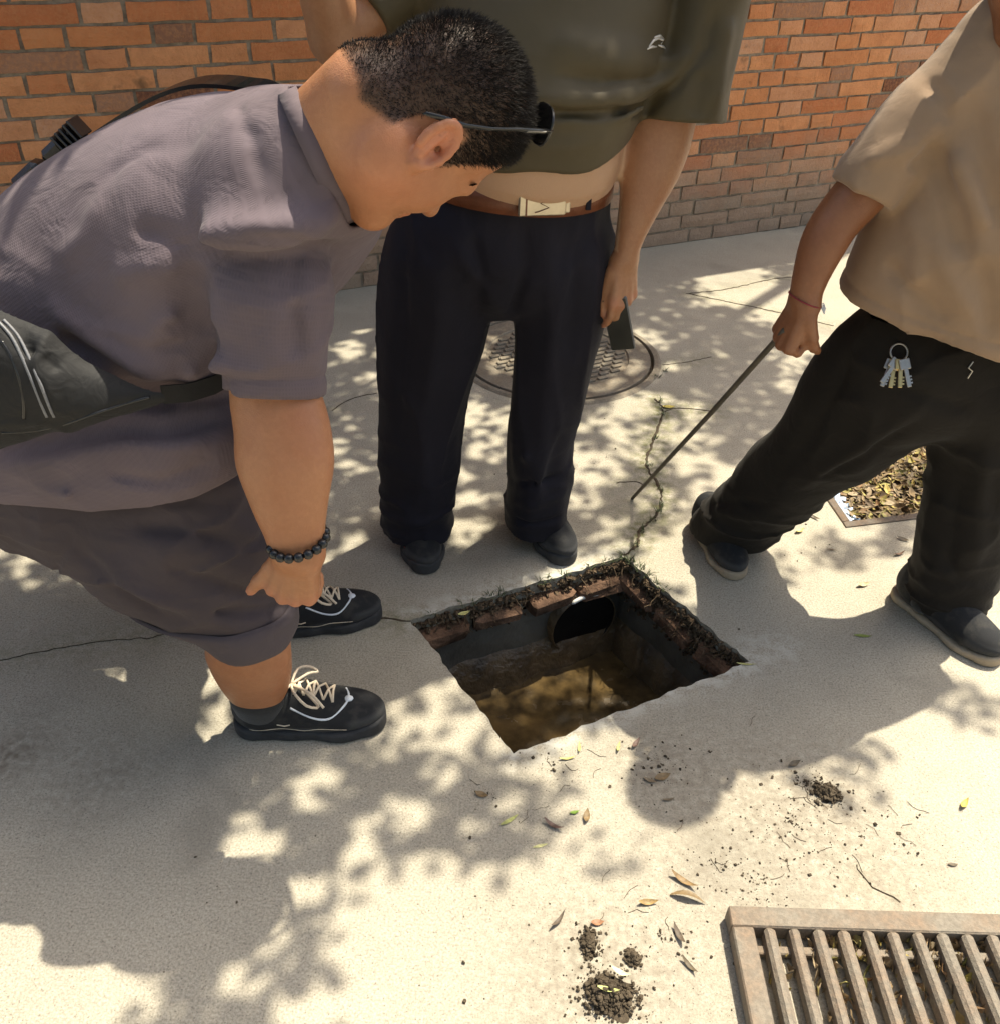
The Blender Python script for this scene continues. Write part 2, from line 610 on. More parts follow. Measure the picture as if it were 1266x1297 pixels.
def make_concrete():
    t = NT('concrete')
    big = t.noise(1.1, 5, 0.6); mid = t.noise(7, 6, 0.65); fine = t.noise(240, 5, 0.85); speck = t.vor(230)
    c = t.mix(t.ramp(big, [(0.35, 0), (0.65, 1)]), (0.43, 0.388, 0.312), (0.362, 0.328, 0.266))
    c = t.mix(t.ramp(mid, [(0.42, 0), (0.75, 0.55)]), c, (0.30, 0.270, 0.215))
    c = t.mix(t.ramp(fine, [(0.40, 0.8), (0.52, 0)]), c, (0.20, 0.178, 0.14))
    c = t.mix(t.ramp(fine, [(0.54, 0), (0.66, .6)]), c, (0.56, 0.52, 0.43))
    c = t.mix(t.ramp(t.vor(120), [(0.10, .75), (.19, 0)]), c, (.14, .12, .095))
    c = t.mix(t.ramp(speck, [(0.0, 0.4), (0.16, 0)]), c, (0.60, 0.55, 0.45))
    # dark damp stains, light lime marks
    st_ = t.noise(3.3, 3, 0.5, dist=0.6)
    c = t.mix(t.ramp(st_, [(0.60, 0), (0.70, 0.45)]), c, (0.19, 0.172, 0.14))
    c = t.mix(t.ramp(t.noise(26, 5, .75, dist=1.2), [(.62, 0), (.70, .4)]), c, (.20, .18, .145))
    c = t.mix(t.ramp(t.vor(75), [(0.0, .5), (.10, 0)]), c, (.13, .115, .09))
    lm = t.noise(4.7, 5, 0.7, vec=t.map((1, 1, 1), (0, 0, 1.1)))
    c = t.mix(t.ramp(lm, [(0.64, 0), (0.78, 0.35)]), c, (0.52, 0.48, 0.40))
    # moss tint by painted-on map of where it grows
    ms = t.math('MULTIPLY', t.attr('moss'), t.ramp(t.noise(38, 4, 0.65), [(0.38, 0), (0.62, 1)]))
    c = t.mix(ms, c, (0.135, 0.135, 0.055))
    dt = t.math('MULTIPLY', t.attr('dirt'), t.ramp(t.noise(60, 5, 0.7), [(0.40, 0), (0.62, 1)]))
    c = t.mix(dt, c, (0.13, 0.10, 0.07))
    lime = t.math('MULTIPLY', t.attr('lime'), t.ramp(t.noise(30, 4, 0.6), [(0.40, 0), (0.6, 1)]))
    c = t.mix(lime, c, (0.55, 0.53, 0.47))
    t.base(c); t.set(Roughness=0.88)
    t.b.inputs['Specular IOR Level'].default_value = 0.25
    b = t.bump(fine, 0.0009)
    t.bump(mid, 0.006, 1.0, b)
    return t.m
M_CONC = make_concrete()

def make_brick():
    t = NT('brick')
    oi = t.n('ShaderNodeObjectInfo').outputs['Random']
    geo = t.n('ShaderNodeNewGeometry').outputs['Position']
    isl = t.n('ShaderNodeNewGeometry').outputs['Random Per Island']
    r = t.math('FRACT', t.math('ADD', oi, isl))
    c = t.ramp(r, [(0.0, (0.60, 0.235, 0.095)), (0.18, (0.70, 0.31, 0.14)), (0.34, (0.56, 0.19, 0.075)), (0.50, (0.70, 0.35, 0.18)), (0.64, (0.50, 0.16, 0.066)), (0.78, (0.65, 0.26, 0.105)), (0.88, (0.60, 0.33, 0.20)), (1.0, (0.16, 0.066, 0.042))])
    n = t.noise(14, 5, 0.65, vec=geo); n2 = t.noise(75, 4, 0.7, vec=geo); n3 = t.noise(5.5, 4, 0.6, vec=geo)
    c = t.mix(t.ramp(n, [(0.45, 0), (0.75, 0.5)]), c, (0.34, 0.115, 0.045))
    c = t.mix(t.ramp(n2, [(0.35, 0.5), (0.55, 0)]), c, (0.56, 0.25, 0.11))
    c = t.mix(t.ramp(n3, [(0.66, 0), (0.74, 0.75)]), c, (0.13, 0.075, 0.04))
    c = t.mix(t.ramp(t.noise(9, 5, 0.7, vec=geo), [(0.68, 0), (0.8, 0.7)]), c, (0.55, 0.42, 0.34))
    # splash zone: the lowest courses are weathered to grey-pink
    z = t.n('ShaderNodeSeparateXYZ'); t.l(geo, z.inputs[0])
    zz = t.math('ADD', z.outputs[2], t.math('MULTIPLY', t.math('SUBTRACT', n3, 0.5), 0.35))
    w = t.ramp(zz, [(0.16, 0.86), (0.50, 0.0)])
    c = t.mix(w, c, t.mix(n, (0.40, 0.315, 0.235), (0.24, 0.175, 0.125)))
    t.base(c); t.set(Roughness=0.9)
    t.b.inputs['Specular IOR Level'].default_value = 0.2
    t.bump(t.noise(160, 4, 0.7, vec=geo), 0.003, 1.0, t.bump(n2, 0.006))
    return t.m
M_BRICK = make_brick()
M_MORTAR = m_simple('mortar', (0.265, 0.212, 0.155), 0.95, 0.3, 30, 0.006, 90, spec=0.15)

# ------------------------------------------------------------------ ground sheet with its openings
PIT = [Vector((-0.196, 1.577)), Vector((0.316, 1.837)), Vector((0.557, 1.475)), Vector((0.041, 1.199))]
def rough_poly(C, step, amp, seed):
    out = []; r = random.Random(seed)
    ph = [r.uniform(0, 6.28) for _ in range(8)]
    n = len(C)
    for i in range(n):
        a, b = C[i], C[(i + 1) % n]
        L = (b - a).length; m = max(2, int(L / step)); nr = Vector(((b - a).y, -(b - a).x)).normalized()
        for j in range(m):
            t = j / m; s_ = t * L
            off = amp * (0.6 * sin(s_ * 31 + ph[i]) + 0.5 * sin(s_ * 83 + ph[i + 2]) + 0.7 * r.uniform(-1, 1)) * (0.25 if j == 0 else 1)
            out.append(a.lerp(b, t) + nr * off)
    return out
pit_rim = rough_poly(PIT, 0.014, 0.0035, 3)
LU = Vector((0.972, 0.235)).normalized(); LV = Vector((-0.12, 0.993)).normalized()
LO = Vector((0.930, 2.008))
LEAF = [LO, LO + LU * 0.46, LO + LU * 0.46 + LV * 0.42, LO + LV * 0.42]
GX, GY = 40.0, 40.0
COVER_C = Vector((0.185, 2.975)); COVER_R = 0.355
cov_rim = [COVER_C + Vector((cos(t), sin(t))) * COVER_R for t in np.linspace(0, 2 * pi, 72, endpoint=False)]

def ground_mesh():
    outer = [Vector((-GX, -GY)), Vector((GX, -GY)), Vector((GX, GY)), Vector((-GX, GY))]
    pts = []; edges = []
    for loop in (outer, pit_rim, LEAF, cov_rim):
        n0 = len(pts); pts += list(loop)
        edges += [(n0 + i, n0 + (i + 1) % len(loop)) for i in range(len(loop))]
    # extra points so that stains can be carried by the vertices
    for x in np.arange(-1.6, 2.2, 0.035):
        for y in np.arange(0.45, 4.9, 0.035):
            pts.append(Vector((x + random.uniform(-.008, .008), y + random.uniform(-.008, .008))))
    V, E_, F, *_ = geometry.delaunay_2d_cdt(pts, edges, [], 0, 1e-6)
    def inside(p, poly):
        c = False; n = len(poly)
        for i in range(n):
            a, b = poly[i], poly[(i + 1) % n]
            if (a.y > p.y) != (b.y > p.y) and p.x < (b.x - a.x) * (p.y - a.y) / (b.y - a.y) + a.x: c = not c
        return c
    bb = []
    for loop in (pit_rim, LEAF, cov_rim):
        bb.append((min(p.x for p in loop), max(p.x for p in loop), min(p.y for p in loop), max(p.y for p in loop), loop))
    keep = []
    for f in F:
        c = (V[f[0]] + V[f[1]] + V[f[2]]) / 3
        if any(x0 <= c.x <= x1 and y0 <= c.y <= y1 and inside(c, lp) for x0, x1, y0, y1, lp in bb): continue
        keep.append(f)
    P = np.array([(v.x, v.y, 0.0) for v in V])
    used = sorted({i for f in keep for i in f}); mp = {o: i for i, o in enumerate(used)}
    return P[used], [[mp[i] for i in f] for f in keep]

CRACKS = [  # picture points of the cracks and joints, half width (m)
    ([(790, 704), (806, 690), (810, 672), (832, 650), (836, 622), (818, 588), (826, 560), (838, 520), (828, 505)], 0.0035, 1.0),
    ([(520, 788), (497, 785), (478, 783)], 0.003, 0.6),
    ([(0, 838), (60, 824), (140, 812), (200, 806), (252, 786), (300, 772)], 0.0014, 0.4),
    ([(872, 372), (905, 379), (960, 390), (1004, 400), (1055, 413)], 0.0035, 0.4),
    ([(868, 372), (920, 366), (975, 354), (1012, 350)], 0.003, 0.3),
    ([(838, 462), (868, 459), (900, 452)], 0.002, 0.4),
    ([(838, 522), (860, 517), (900, 521)], 0.0025, 0.8),
    ([(780, 612), (800, 610), (816, 614)], 0.002, 0.4),
    ([(1083, 1096), (1100, 1120), (1140, 1142)], 0.0012, 0.2),
    ([(420, 520), (445, 505), (478, 498)], 0.002, 0.2),
]
def poly_dist(P, line):
    Q = np.array([(gp(*q).x, gp(*q).y) for q in line])
    best = np.full(len(P), 1e9)
    for i in range(len(Q) - 1):
        ab = Q[i + 1] - Q[i]; q = P[:, :2] - Q[i]
        t = np.clip((q @ ab) / (ab @ ab + 1e-12), 0, 1)
        best = np.minimum(best, np.linalg.norm(q - t[:, None] * ab, axis=1))
    return best
gV, gF = ground_mesh()
gme = mesh_from('ground', gV, gF)
moss = np.zeros(len(gV)); dirt = np.zeros(len(gV)); lime = np.zeros(len(gV))
for line, w, ms in CRACKS:
    d = poly_dist(gV, line)
    moss = np.maximum(moss, ms * 0.95 * np.exp(-(d / 0.05) ** 2))
for px, py, r, v in ((850, 520, .13, .45), (700, 520, .2, .3), (830, 560, .12, .5), (800, 650, .1, .35)):
    d = np.linalg.norm(gV[:, :2] - np.array(gp(px, py))[:2], axis=1); moss = np.maximum(moss, v * np.exp(-(d / r) ** 2))
for px, py, r, v in ((838, 975, .12, .55), (1000, 1040, .22, .6), (1045, 1010, .10, .8), (900, 1090, .2, .4), (760, 1240, .17, .65), (850, 1180, .15, .35), (1090, 1080, .16, .45), (700, 960, .1, .3), (1100, 1110, .12, .5), (120, 985, .12, .45), (10, 955, .06, .9), (30, 950, .1, .4), (560, 780, .06, .3)):
    d = np.linalg.norm(gV[:, :2] - np.array(gp(px, py))[:2], axis=1); dirt = np.maximum(dirt, v * np.exp(-(d / r) ** 2))
for line, v, wd in (([(525, 782), (640, 748), (790, 700)], .8, .035), ([(655, 958), (760, 905), (860, 868), (945, 842)], .95, .03), ([(955, 825), (990, 820)], .7, .04)):
    lime = np.maximum(lime, v * np.exp(-(poly_dist(gV, line) / wd) ** 2))
attr(gme, 'moss', moss); attr(gme, 'dirt', dirt); attr(gme, 'lime', lime)
ground = link('ground', gme, M_CONC)
tag(ground, 'worn beige concrete pavement with cracks', None, None, 'structure')

# ------------------------------------------------------------------ cracks filled with dirt
M_SOIL = m_simple('soil', (0.075, 0.058, 0.040), 0.95, 0.4, 60, 0.004, 150, spec=0.15)
mb = MB()
for line, w, ms in CRACKS:
    P = [gp(*q) for q in line]
    K = catmull([tuple(p) for p in P], max(8, int(sum((P[i + 1] - P[i]).length for i in range(len(P) - 1)) / 0.012)))
    prev = None; n0 = len(mb.V)
    for i in range(len(K)):
        p = Vector(K[i]); d = Vector(K[min(i + 1, len(K) - 1)] - K[max(i - 1, 0)]); nr = Vector((-d.y, d.x, 0)).normalized()
        p = p + nr * random.uniform(-.003, .003)
        ww = w * random.uniform(0.45, 1.5)
        mb.V += [p - nr * ww + Vector((0, 0, .0005)), p + Vector((0, 0, .0022)), p + nr * ww + Vector((0, 0, .0005))]
        if i:
            a = n0 + 3 * i
            mb.F += [[a - 3, a - 2, a + 1, a], [a - 2, a - 1, a + 2, a + 1]]
tag(mb.build('crack_dirt', M_SOIL), 'dark soil filling the cracks in the concrete', 'soil', None, 'stuff')

# ------------------------------------------------------------------ brick wall
WA = radians(25.3); WD = 3.447; BS = 1.026
w_dir = Vector((cos(WA), sin(WA), 0)); w_n = Vector((sin(WA), -cos(WA), 0)); w_o = Vector((-sin(WA) * WD, cos(WA) * WD, 0))
def wp(u, z, out=0.0): return w_o + w_dir * u + w_n * out + Vector((0, 0, z))
WM = Matrix(((w_dir.x, -w_n.x, 0), (w_dir.y, -w_n.y, 0), (0, 0, 1)))
U0, U1, NC = -3.6, 9.0, 36
PITCH = 0.063 * BS; UNIT = 0.375 * BS; JNT = 0.0115 * BS
WALL_H = NC * PITCH
wall = empty('brick_wall', tuple(wp(1.0, 0, 0)), 'orange brick garden wall, its lowest courses weathered grey', 'wall')
mb = MB()
mb.box(wp((U0 + U1) / 2, WALL_H / 2 - 0.02, -0.135 - 0.008), (U1 - U0 + 0.2, 0.27, WALL_H + 0.04), WM)
mb.build('mortar_bed', M_MORTAR, wall)
mb = MB(); mb.box(wp((U0 + U1) / 2, WALL_H + 0.028, -0.13), (U1 - U0 + 0.3, 0.34, 0.055), WM, bev=0.006)
mb.build('coping', M_MORTAR, wall)

def brick_mesh(L, H, seed):
    """brick with a worn face: front 5x3 grid, sides; local x along, y into the wall, z up"""
    r = random.Random(seed); nx, nz = 5, 3; D = 0.07
    V = []; F = []
    for k2 in range(nz):
        for i in range(nx):
            u = -L / 2 + L * i / (nx - 1); z = -H / 2 + H * k2 / (nz - 1)
            ex = 1 if i in (0, nx - 1) else 0; ez = 1 if k2 in (0, nz - 1) else 0
            u += r.uniform(-.0022, .0022) if ex else 0
            z += r.uniform(-.0018, .0018) if ez else 0
            y = r.uniform(-.0015, .0015) + (0.0025 if ex or ez else 0) + (0.003 * r.random() if ex and ez else 0)
            V.append((u, y, z))
    for k2 in range(nz - 1):
        for i in range(nx - 1):
            a = k2 * nx + i; F.append((a, a + 1, a + nx + 1, a + nx))
    ring = list(range(nx)) + [nx * 2 - 1] + list(range(nx * nz - 1, nx * (nz - 1) - 1, -1)) + [nx]
    n0 = len(V)
    for i in ring: V.append((V[i][0], D, V[i][2]))
    m = len(ring)
    for i in range(m): F.append((ring[i], n0 + i, n0 + (i + 1) % m, ring[(i + 1) % m]))
    return V, F
bm_s = [brick_mesh(0.240 * BS, 0.053 * BS, s_) for s_ in range(9)]
bm_h = [brick_mesh(0.115 * BS, 0.053 * BS, 50 + s_) for s_ in range(7)]
def b_me(nm, vf):
    me = mesh_from(nm, *vf); me.materials.append(M_BRICK); return me
me_s = [b_me('brick', q) for q in bm_s]; me_h = [b_me('brick', q) for q in bm_h]
def in_poly(x, y, poly):
    c = False; n = len(poly)
    for i in range(n):
        ax_, ay_ = poly[i]; bx_, by_ = poly[(i + 1) % n]
        if (ay_ > y) != (by_ > y) and x < (bx_ - ax_) * (y - ay_) / (by_ - ay_) + ax_: c = not c
    return c
OCC = [[(-60, 330), (20, 240), (110, 170), (200, 115), (330, 105), (400, 95), (430, 70), (560, 20), (700, 90), (700, 0), (925, 0), (905, 150), (870, 160), (820, 300), (800, 420), (480, 420), (478, 290), (437, 290), (415, 420), (-60, 700)],
       [(1266, 0), (1150, 80), (1060, 235), (1010, 310), (1000, 420), (1300, 420), (1300, 0)]]
bricks = []
r5 = random.Random(11)
for c in range(NC):
    z = (c + 0.5) * PITCH
    u = U0 + (0.0 if c % 2 else -0.1875 * BS) + r5.uniform(-.012, .012)
    k2 = 0
    while u < U1:
        hd = k2 % 2 == 1
        if r5.random() < 0.05: hd = not hd
        L = (0.115 if hd else 0.240) * BS
        bricks.append((u + L / 2, z, hd, r5.uniform(-.0025, .0035), r5.randrange(63), r5.uniform(-.012, .012)))
        u += L + JNT + r5.uniform(-.002, .002); k2 += 1
vis = []
for i, b in enumerate(bricks):
    x, y, zc = proj(wp(b[0], b[1]))
    if zc > 0.3 and -45 < x < PW + 45 and -25 < y < PH and not any(in_poly(x, y, o) for o in OCC):
        vis.append((zc, i))
vis = sorted(vis)[:300]
vs = {i for _, i in vis}
mb = MB()
for i, (u, z, hd, out, var, rot) in enumerate(bricks):
    lst, ml = (bm_h, me_h) if hd else (bm_s, me_s)
    j = var % len(lst)
    if i in vs:
        o = bpy.data.objects.new('brick', ml[j]); COL.objects.link(o)
        o.parent = wall
        M = WM.to_4x4() @ Matrix.Rotation(rot, 4, 'Y'); M.translation = wp(u, z, out)
        o.matrix_local = Matrix.Translation(-wall.location) @ M
    else:
        o_ = wp(u, z, out); V, F = lst[j]
        mb.add([o_ + WM @ Vector(v) for v in V], F)
bo = mb.build('brick_field', M_BRICK, wall); bo['kind'] = 'stuff'

# ------------------------------------------------------------------ open drain pit
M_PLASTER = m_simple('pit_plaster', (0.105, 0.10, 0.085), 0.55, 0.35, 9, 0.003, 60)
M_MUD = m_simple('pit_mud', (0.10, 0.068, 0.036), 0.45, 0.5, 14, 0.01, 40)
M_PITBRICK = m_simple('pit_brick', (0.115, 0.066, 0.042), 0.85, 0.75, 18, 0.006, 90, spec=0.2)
M_ROOT = m_simple('root_dirt', (0.095, 0.066, 0.042), 0.95, 0.45, 50, 0.006, 120, spec=0.15)
pc = sum((Vector((p.x, p.y, 0)) for p in PIT), Vector()) / 4
pit = empty('drain_pit', (pc.x, pc.y, -0.30), 'open rectangular drain pit with muddy water and a pipe mouth', 'pit')
WZ = -0.27
def edge(i): return PIT[i], PIT[(i + 1) % 4]
def inward(i):
    a, b = edge(i); n = Vector(((b - a).y, -(b - a).x)).normalized()
    return n if n.dot(Vector((pc.x, pc.y)) - a) > 0 else -n
# slab edge all round
mb = MB(); n = len(pit_rim)
lows = []
for i, p in enumerate(pit_rim):
    c2 = (Vector((pc.x, pc.y)) - p).normalized()
    q = p - c2 * random.uniform(0.0, 0.012); lows.append(q)
zs = [(-0.0, pit_rim), (-0.035, [p + (q - p) * 0.5 for p, q in zip(pit_rim, lows)]), (-0.075, lows)]
for z, lp in zs: mb.V += [Vector((p.x, p.y, z + (random.uniform(-.006, .006) if z < 0 else 0))) for p in lp]
for lv in range(2):
    for i in range(n): mb.F.append([lv * n + i, lv * n + (i + 1) % n, (lv + 1) * n + (i + 1) % n, (lv + 1) * n + i])
me = mesh_from('slab_edge', mb.V, mb.F)
for nm in ('moss', 'dirt', 'lime'): attr(me, nm, np.full(len(me.vertices), .8 if nm == 'dirt' else 0.))
link('slab_edge', me, M_CONC, pit, True)
# plaster walls, far and right ones stepped in under a brick course
def sheet(P00, P10, P01, nu, nv, amp, seed):
    V = []; F = []
    nn = (P10 - P00).cross(P01 - P00).normalized()
    for j in range(nv + 1):
        for i in range(nu + 1):
            p = P00 + (P10 - P00) * (i / nu) + (P01 - P00) * (j / nv)
            V.append(p + nn * amp * mnoise.noise(p * 14 + Vector((seed, 0, 0))))
    for j in range(nv):
        for i in range(nu):
            a = j * (nu + 1) + i; F.append((a, a + 1, a + nu + 2, a + nu + 1))
    return V, F
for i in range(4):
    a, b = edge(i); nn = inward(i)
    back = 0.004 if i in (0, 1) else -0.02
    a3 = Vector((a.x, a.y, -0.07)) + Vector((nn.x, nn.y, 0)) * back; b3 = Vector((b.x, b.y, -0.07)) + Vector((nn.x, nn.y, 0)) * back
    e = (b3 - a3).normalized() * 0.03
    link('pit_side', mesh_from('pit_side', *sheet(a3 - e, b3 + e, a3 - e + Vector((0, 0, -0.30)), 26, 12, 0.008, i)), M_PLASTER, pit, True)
# brick course under the slab on the two far sides
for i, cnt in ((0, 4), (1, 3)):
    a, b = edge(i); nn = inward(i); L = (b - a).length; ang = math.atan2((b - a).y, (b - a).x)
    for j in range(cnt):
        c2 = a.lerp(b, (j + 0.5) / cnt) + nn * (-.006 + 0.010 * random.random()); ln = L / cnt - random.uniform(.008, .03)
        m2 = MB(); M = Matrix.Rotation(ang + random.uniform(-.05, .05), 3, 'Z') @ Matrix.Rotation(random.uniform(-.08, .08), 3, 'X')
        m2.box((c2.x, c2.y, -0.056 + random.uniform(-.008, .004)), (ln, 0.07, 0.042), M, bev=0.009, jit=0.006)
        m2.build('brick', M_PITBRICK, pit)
# crumbling dirt and roots along the two far edges
mb = MB(); r6 = random.Random(5)
for i, dens in ((0, 520), (1, 760)):
    a, b = edge(i); nn = inward(i)
    for _ in range(dens):
        t = r6.random(); z = -0.012 - 0.11 * r6.random() ** 1.6 * (1.0 if i else 0.7)
        q = a.lerp(b, t) + nn * (0.002 + r6.uniform(-.006, .018) * (0.5 if z > -.03 else 1.0))
        s_ = r6.uniform(0.002, 0.0085)
        M = Matrix.Rotation(r6.uniform(0, 6.28), 3, Vector((r6.random(), r6.random(), r6.random() + .1)).normalized())
        mb.box((q.x, q.y, z), (s_ * 1.6, s_, s_ * .8), M, jit=s_ * 0.22)
for _ in range(110):
    i = r6.choice((0, 1, 1, 1)); a, b = edge(i); nn = inward(i)
    t = r6.random(); q = a.lerp(b, t); p = Vector((q.x, q.y, r6.uniform(-.05, .001)))
    P = [p]; d = Vector((nn.x * r6.uniform(.0, 1), nn.y * r6.uniform(.0, 1), r6.uniform(-.9, .1))) + Vector((b.x - a.x, b.y - a.y, 0)) * r6.uniform(-1.4, 1.4)
    for _k in range(4):
        d = d + Vector((r6.uniform(-.5, .5), r6.uniform(-.5, .5), r6.uniform(-.5, .3))); P.append(P[-1] + d.normalized() * 0.013)
    mb.tube(P, 0.0011, 4)
o = mb.build('crumbling_dirt', M_ROOT, pit); o['kind'] = 'stuff'
# mud ledge along the far side and muddy water
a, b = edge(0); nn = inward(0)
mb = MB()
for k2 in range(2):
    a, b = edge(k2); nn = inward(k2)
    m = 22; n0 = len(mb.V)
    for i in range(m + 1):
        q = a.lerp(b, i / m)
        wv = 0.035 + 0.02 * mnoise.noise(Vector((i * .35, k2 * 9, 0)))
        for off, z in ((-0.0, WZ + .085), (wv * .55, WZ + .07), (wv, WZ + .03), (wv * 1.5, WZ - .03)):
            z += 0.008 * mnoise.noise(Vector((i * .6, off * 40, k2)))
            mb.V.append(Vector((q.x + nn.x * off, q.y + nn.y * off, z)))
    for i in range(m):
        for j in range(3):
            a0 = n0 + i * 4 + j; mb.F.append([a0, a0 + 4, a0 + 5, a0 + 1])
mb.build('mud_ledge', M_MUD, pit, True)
def make_water():
    t = NT('muddy_water')
    c = t.mix(t.ramp(t.noise(11, 6, 0.65), [(0.35, 0), (0.65, 1)]), (0.032, 0.022, 0.011), (0.115, 0.074, 0.030))
    t.base(c); t.set(Roughness=t.ramp(t.noise(18, 3), [(0.4, 0.06), (0.7, 0.35)]))
    t.bump(t.noise(40, 4, 0.6), 0.002, 0.5)
    return t.m
V, F = [], []
for j in range(33):
    for i in range(33):
        u, v = i / 32, j / 32
        p = (PIT[0].lerp(PIT[1], u)).lerp(PIT[3].lerp(PIT[2], u), v)
        p = Vector((pc.x, pc.y)) + (p - Vector((pc.x, pc.y))) * 1.10
        V.append((p.x, p.y, WZ + 0.006 * mnoise.noise(Vector((p.x * 22, p.y * 22, 3)))))
for j in range(32):
    for i in range(32): F.append((j * 33 + i, j * 33 + i + 1, j * 33 + i + 34, j * 33 + i + 33))
link('muddy_water', mesh_from('muddy_water', V, F), make_water(), pit, True)
# pipe mouth in the far wall near the corner
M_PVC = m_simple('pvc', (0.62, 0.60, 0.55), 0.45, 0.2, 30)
M_BLACK = m_simple('painted_bore_dark', (0.010, 0.009, 0.008), 0.8, 0.2, 20, spec=0.1)
a, b = edge(0); nn = inward(0); nv = Vector((nn.x, nn.y, 0)); e = Vector((b.x - a.x, b.y - a.y, 0)).normalized()
pcn = Vector((a.lerp(b, 0.79).x, a.lerp(b, 0.79).y, -0.158)); PR = 0.090
mb = MB(); NP_ = 28
for rr, oo in ((PR + .003, -.02), (PR + .003, .03), (PR, .03), (PR, -.02)):
    for k2 in range(NP_):
        th = 2 * pi * k2 / NP_; mb.V.append(pcn + nv * oo + (e * cos(th) + Vector((0, 0, 1)) * sin(th)) * rr)
for lv in range(3):
    for k2 in range(NP_): mb.F.append([lv * NP_ + k2, lv * NP_ + (k2 + 1) % NP_, (lv + 1) * NP_ + (k2 + 1) % NP_, (lv + 1) * NP_ + k2])
pipe = mb.build('pipe_mouth', M_MUD, pit, True)
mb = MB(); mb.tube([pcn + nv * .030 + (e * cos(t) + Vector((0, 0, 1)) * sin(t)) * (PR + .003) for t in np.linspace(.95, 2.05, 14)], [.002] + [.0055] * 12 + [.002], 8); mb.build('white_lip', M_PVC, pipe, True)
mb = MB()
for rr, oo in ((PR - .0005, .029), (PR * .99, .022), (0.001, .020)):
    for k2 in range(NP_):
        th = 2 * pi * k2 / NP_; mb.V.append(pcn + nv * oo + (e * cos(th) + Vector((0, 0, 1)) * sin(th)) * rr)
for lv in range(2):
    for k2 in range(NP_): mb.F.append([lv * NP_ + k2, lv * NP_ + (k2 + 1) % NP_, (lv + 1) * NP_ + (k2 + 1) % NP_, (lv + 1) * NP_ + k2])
mb.build('bore_dark_disc', M_BLACK, pipe)  # black disc closes the mouth; its colour stands for the dark inside
# little plants on the rim
M_GRASS = m_simple('grass_blade', (0.065, 0.08, 0.03), 0.6, 0.4, 30)
mb = MB(); r7 = random.Random(9)
def tuft(mb, p, cnt, hgt):
    for _ in range(cnt):
        d = Vector((r7.uniform(-1, 1), r7.uniform(-1, 1), r7.uniform(.5, 1.4))).normalized()
        q = Vector(p) + Vector((r7.uniform(-.008, .008), r7.uniform(-.008, .008), 0)); s_ = d.cross(Vector((0, 0, 1))).normalized() * r7.uniform(.0008, .0018)
        h2 = hgt * r7.uniform(.5, 1.2)
        m_ = q + d * h2 * .6; e_ = q + d * h2 + Vector((d.x, d.y, -.4)) * h2 * .3
        mb.add([q - s_, q + s_, m_ + s_ * .8, m_ - s_ * .8, e_], [(0, 1, 2, 3), (3, 2, 4)])
for t in (.1, .22, .27, .33, .36, .4, .58, .63, .7, .82, .9, .95, 1.0):
    q = PIT[0].lerp(PIT[1], t); tuft(mb, (q.x, q.y, -.004), 10, .022)
for t in (.0, .04, .08, .14, .2, .28, .35):
    q = PIT[1].lerp(PIT[2], t); tuft(mb, (q.x, q.y, -.004), 12, .024)
for px, py in ((812, 672), (834, 648), (836, 620), (822, 590), (828, 556), (838, 525), (838, 518), (835, 508), (832, 478), (842, 470), (838, 640), (826, 660), (806, 690)):
    q = gp(px, py); tuft(mb, (q.x, q.y, 0), 12, .018)
tag(mb.build('weeds', M_GRASS), 'tiny weeds sprouting along the pit rim and crack', 'weeds', None, 'stuff')

# ------------------------------------------------------------------ round manhole cover
def make_iron(name, col, rust, rough):
    t = NT(name)
    c = t.mix(t.ramp(t.noise(16, 5, .65), [(.4, 0), (.65, .8)]), col, rust)
    c = t.mix(t.ramp(t.noise(120, 4, .7), [(.4, .5), (.6, 0)]), c, tuple(q * .5 for q in col))
    t.base(c); t.set(Roughness=rough, Metallic=0.15)
    t.bump(t.noise(200, 4, .7), .002)
    return t.m
M_IRON = make_iron('cast_iron', (0.25, 0.215, 0.165), (0.20, 0.155, 0.105), 0.8)
cover = empty('manhole_cover', (COVER_C.x, COVER_C.y, 0), 'round cast iron manhole cover with grid relief behind the standing man', 'manhole cover')
def disc_rings(rs, n=72):
    mb = MB()
    for r_, z in rs:
        for k2 in range(n):
            th = 2 * pi * k2 / n; mb.V.append(Vector((COVER_C.x + r_ * cos(th), COVER_C.y + r_ * sin(th), z)))
    for lv in range(len(rs) - 1):
        for k2 in range(n): mb.F.append([lv * n + k2, lv * n + (k2 + 1) % n, (lv + 1) * n + (k2 + 1) % n, (lv + 1) * n + k2])
    return mb
disc_rings([(.362, .0005), (.352, .006), (.338, .006), (.334, -.02)]).build('frame_ring', M_IRON, cover)
disc_rings([(.335, -.02), (.326, -.02), (.325, .006), (.25, .007), (.247, .001), (.0005, .001)]).build('cover_plate', M_IRON, cover)
mb = MB()
ca = 0.5; cu = Vector((cos(ca), sin(ca), 0)); cv = Vector((-sin(ca), cos(ca), 0))
for j in range(-9, 10):
    for i in range(-6, 7):
        u = (i + (0.5 if j % 2 else 0)) * 0.046; v = j * 0.027
        if math.hypot(u, v) < 0.232:
            mb.box(Vector((COVER_C.x, COVER_C.y, .004)) + cu * u + cv * v, (.036, .017, .008), Matrix.Rotation(ca, 3, 'Z'), bev=.002)
o = mb.build('raised_blocks', M_IRON, cover); o['kind'] = 'stuff'

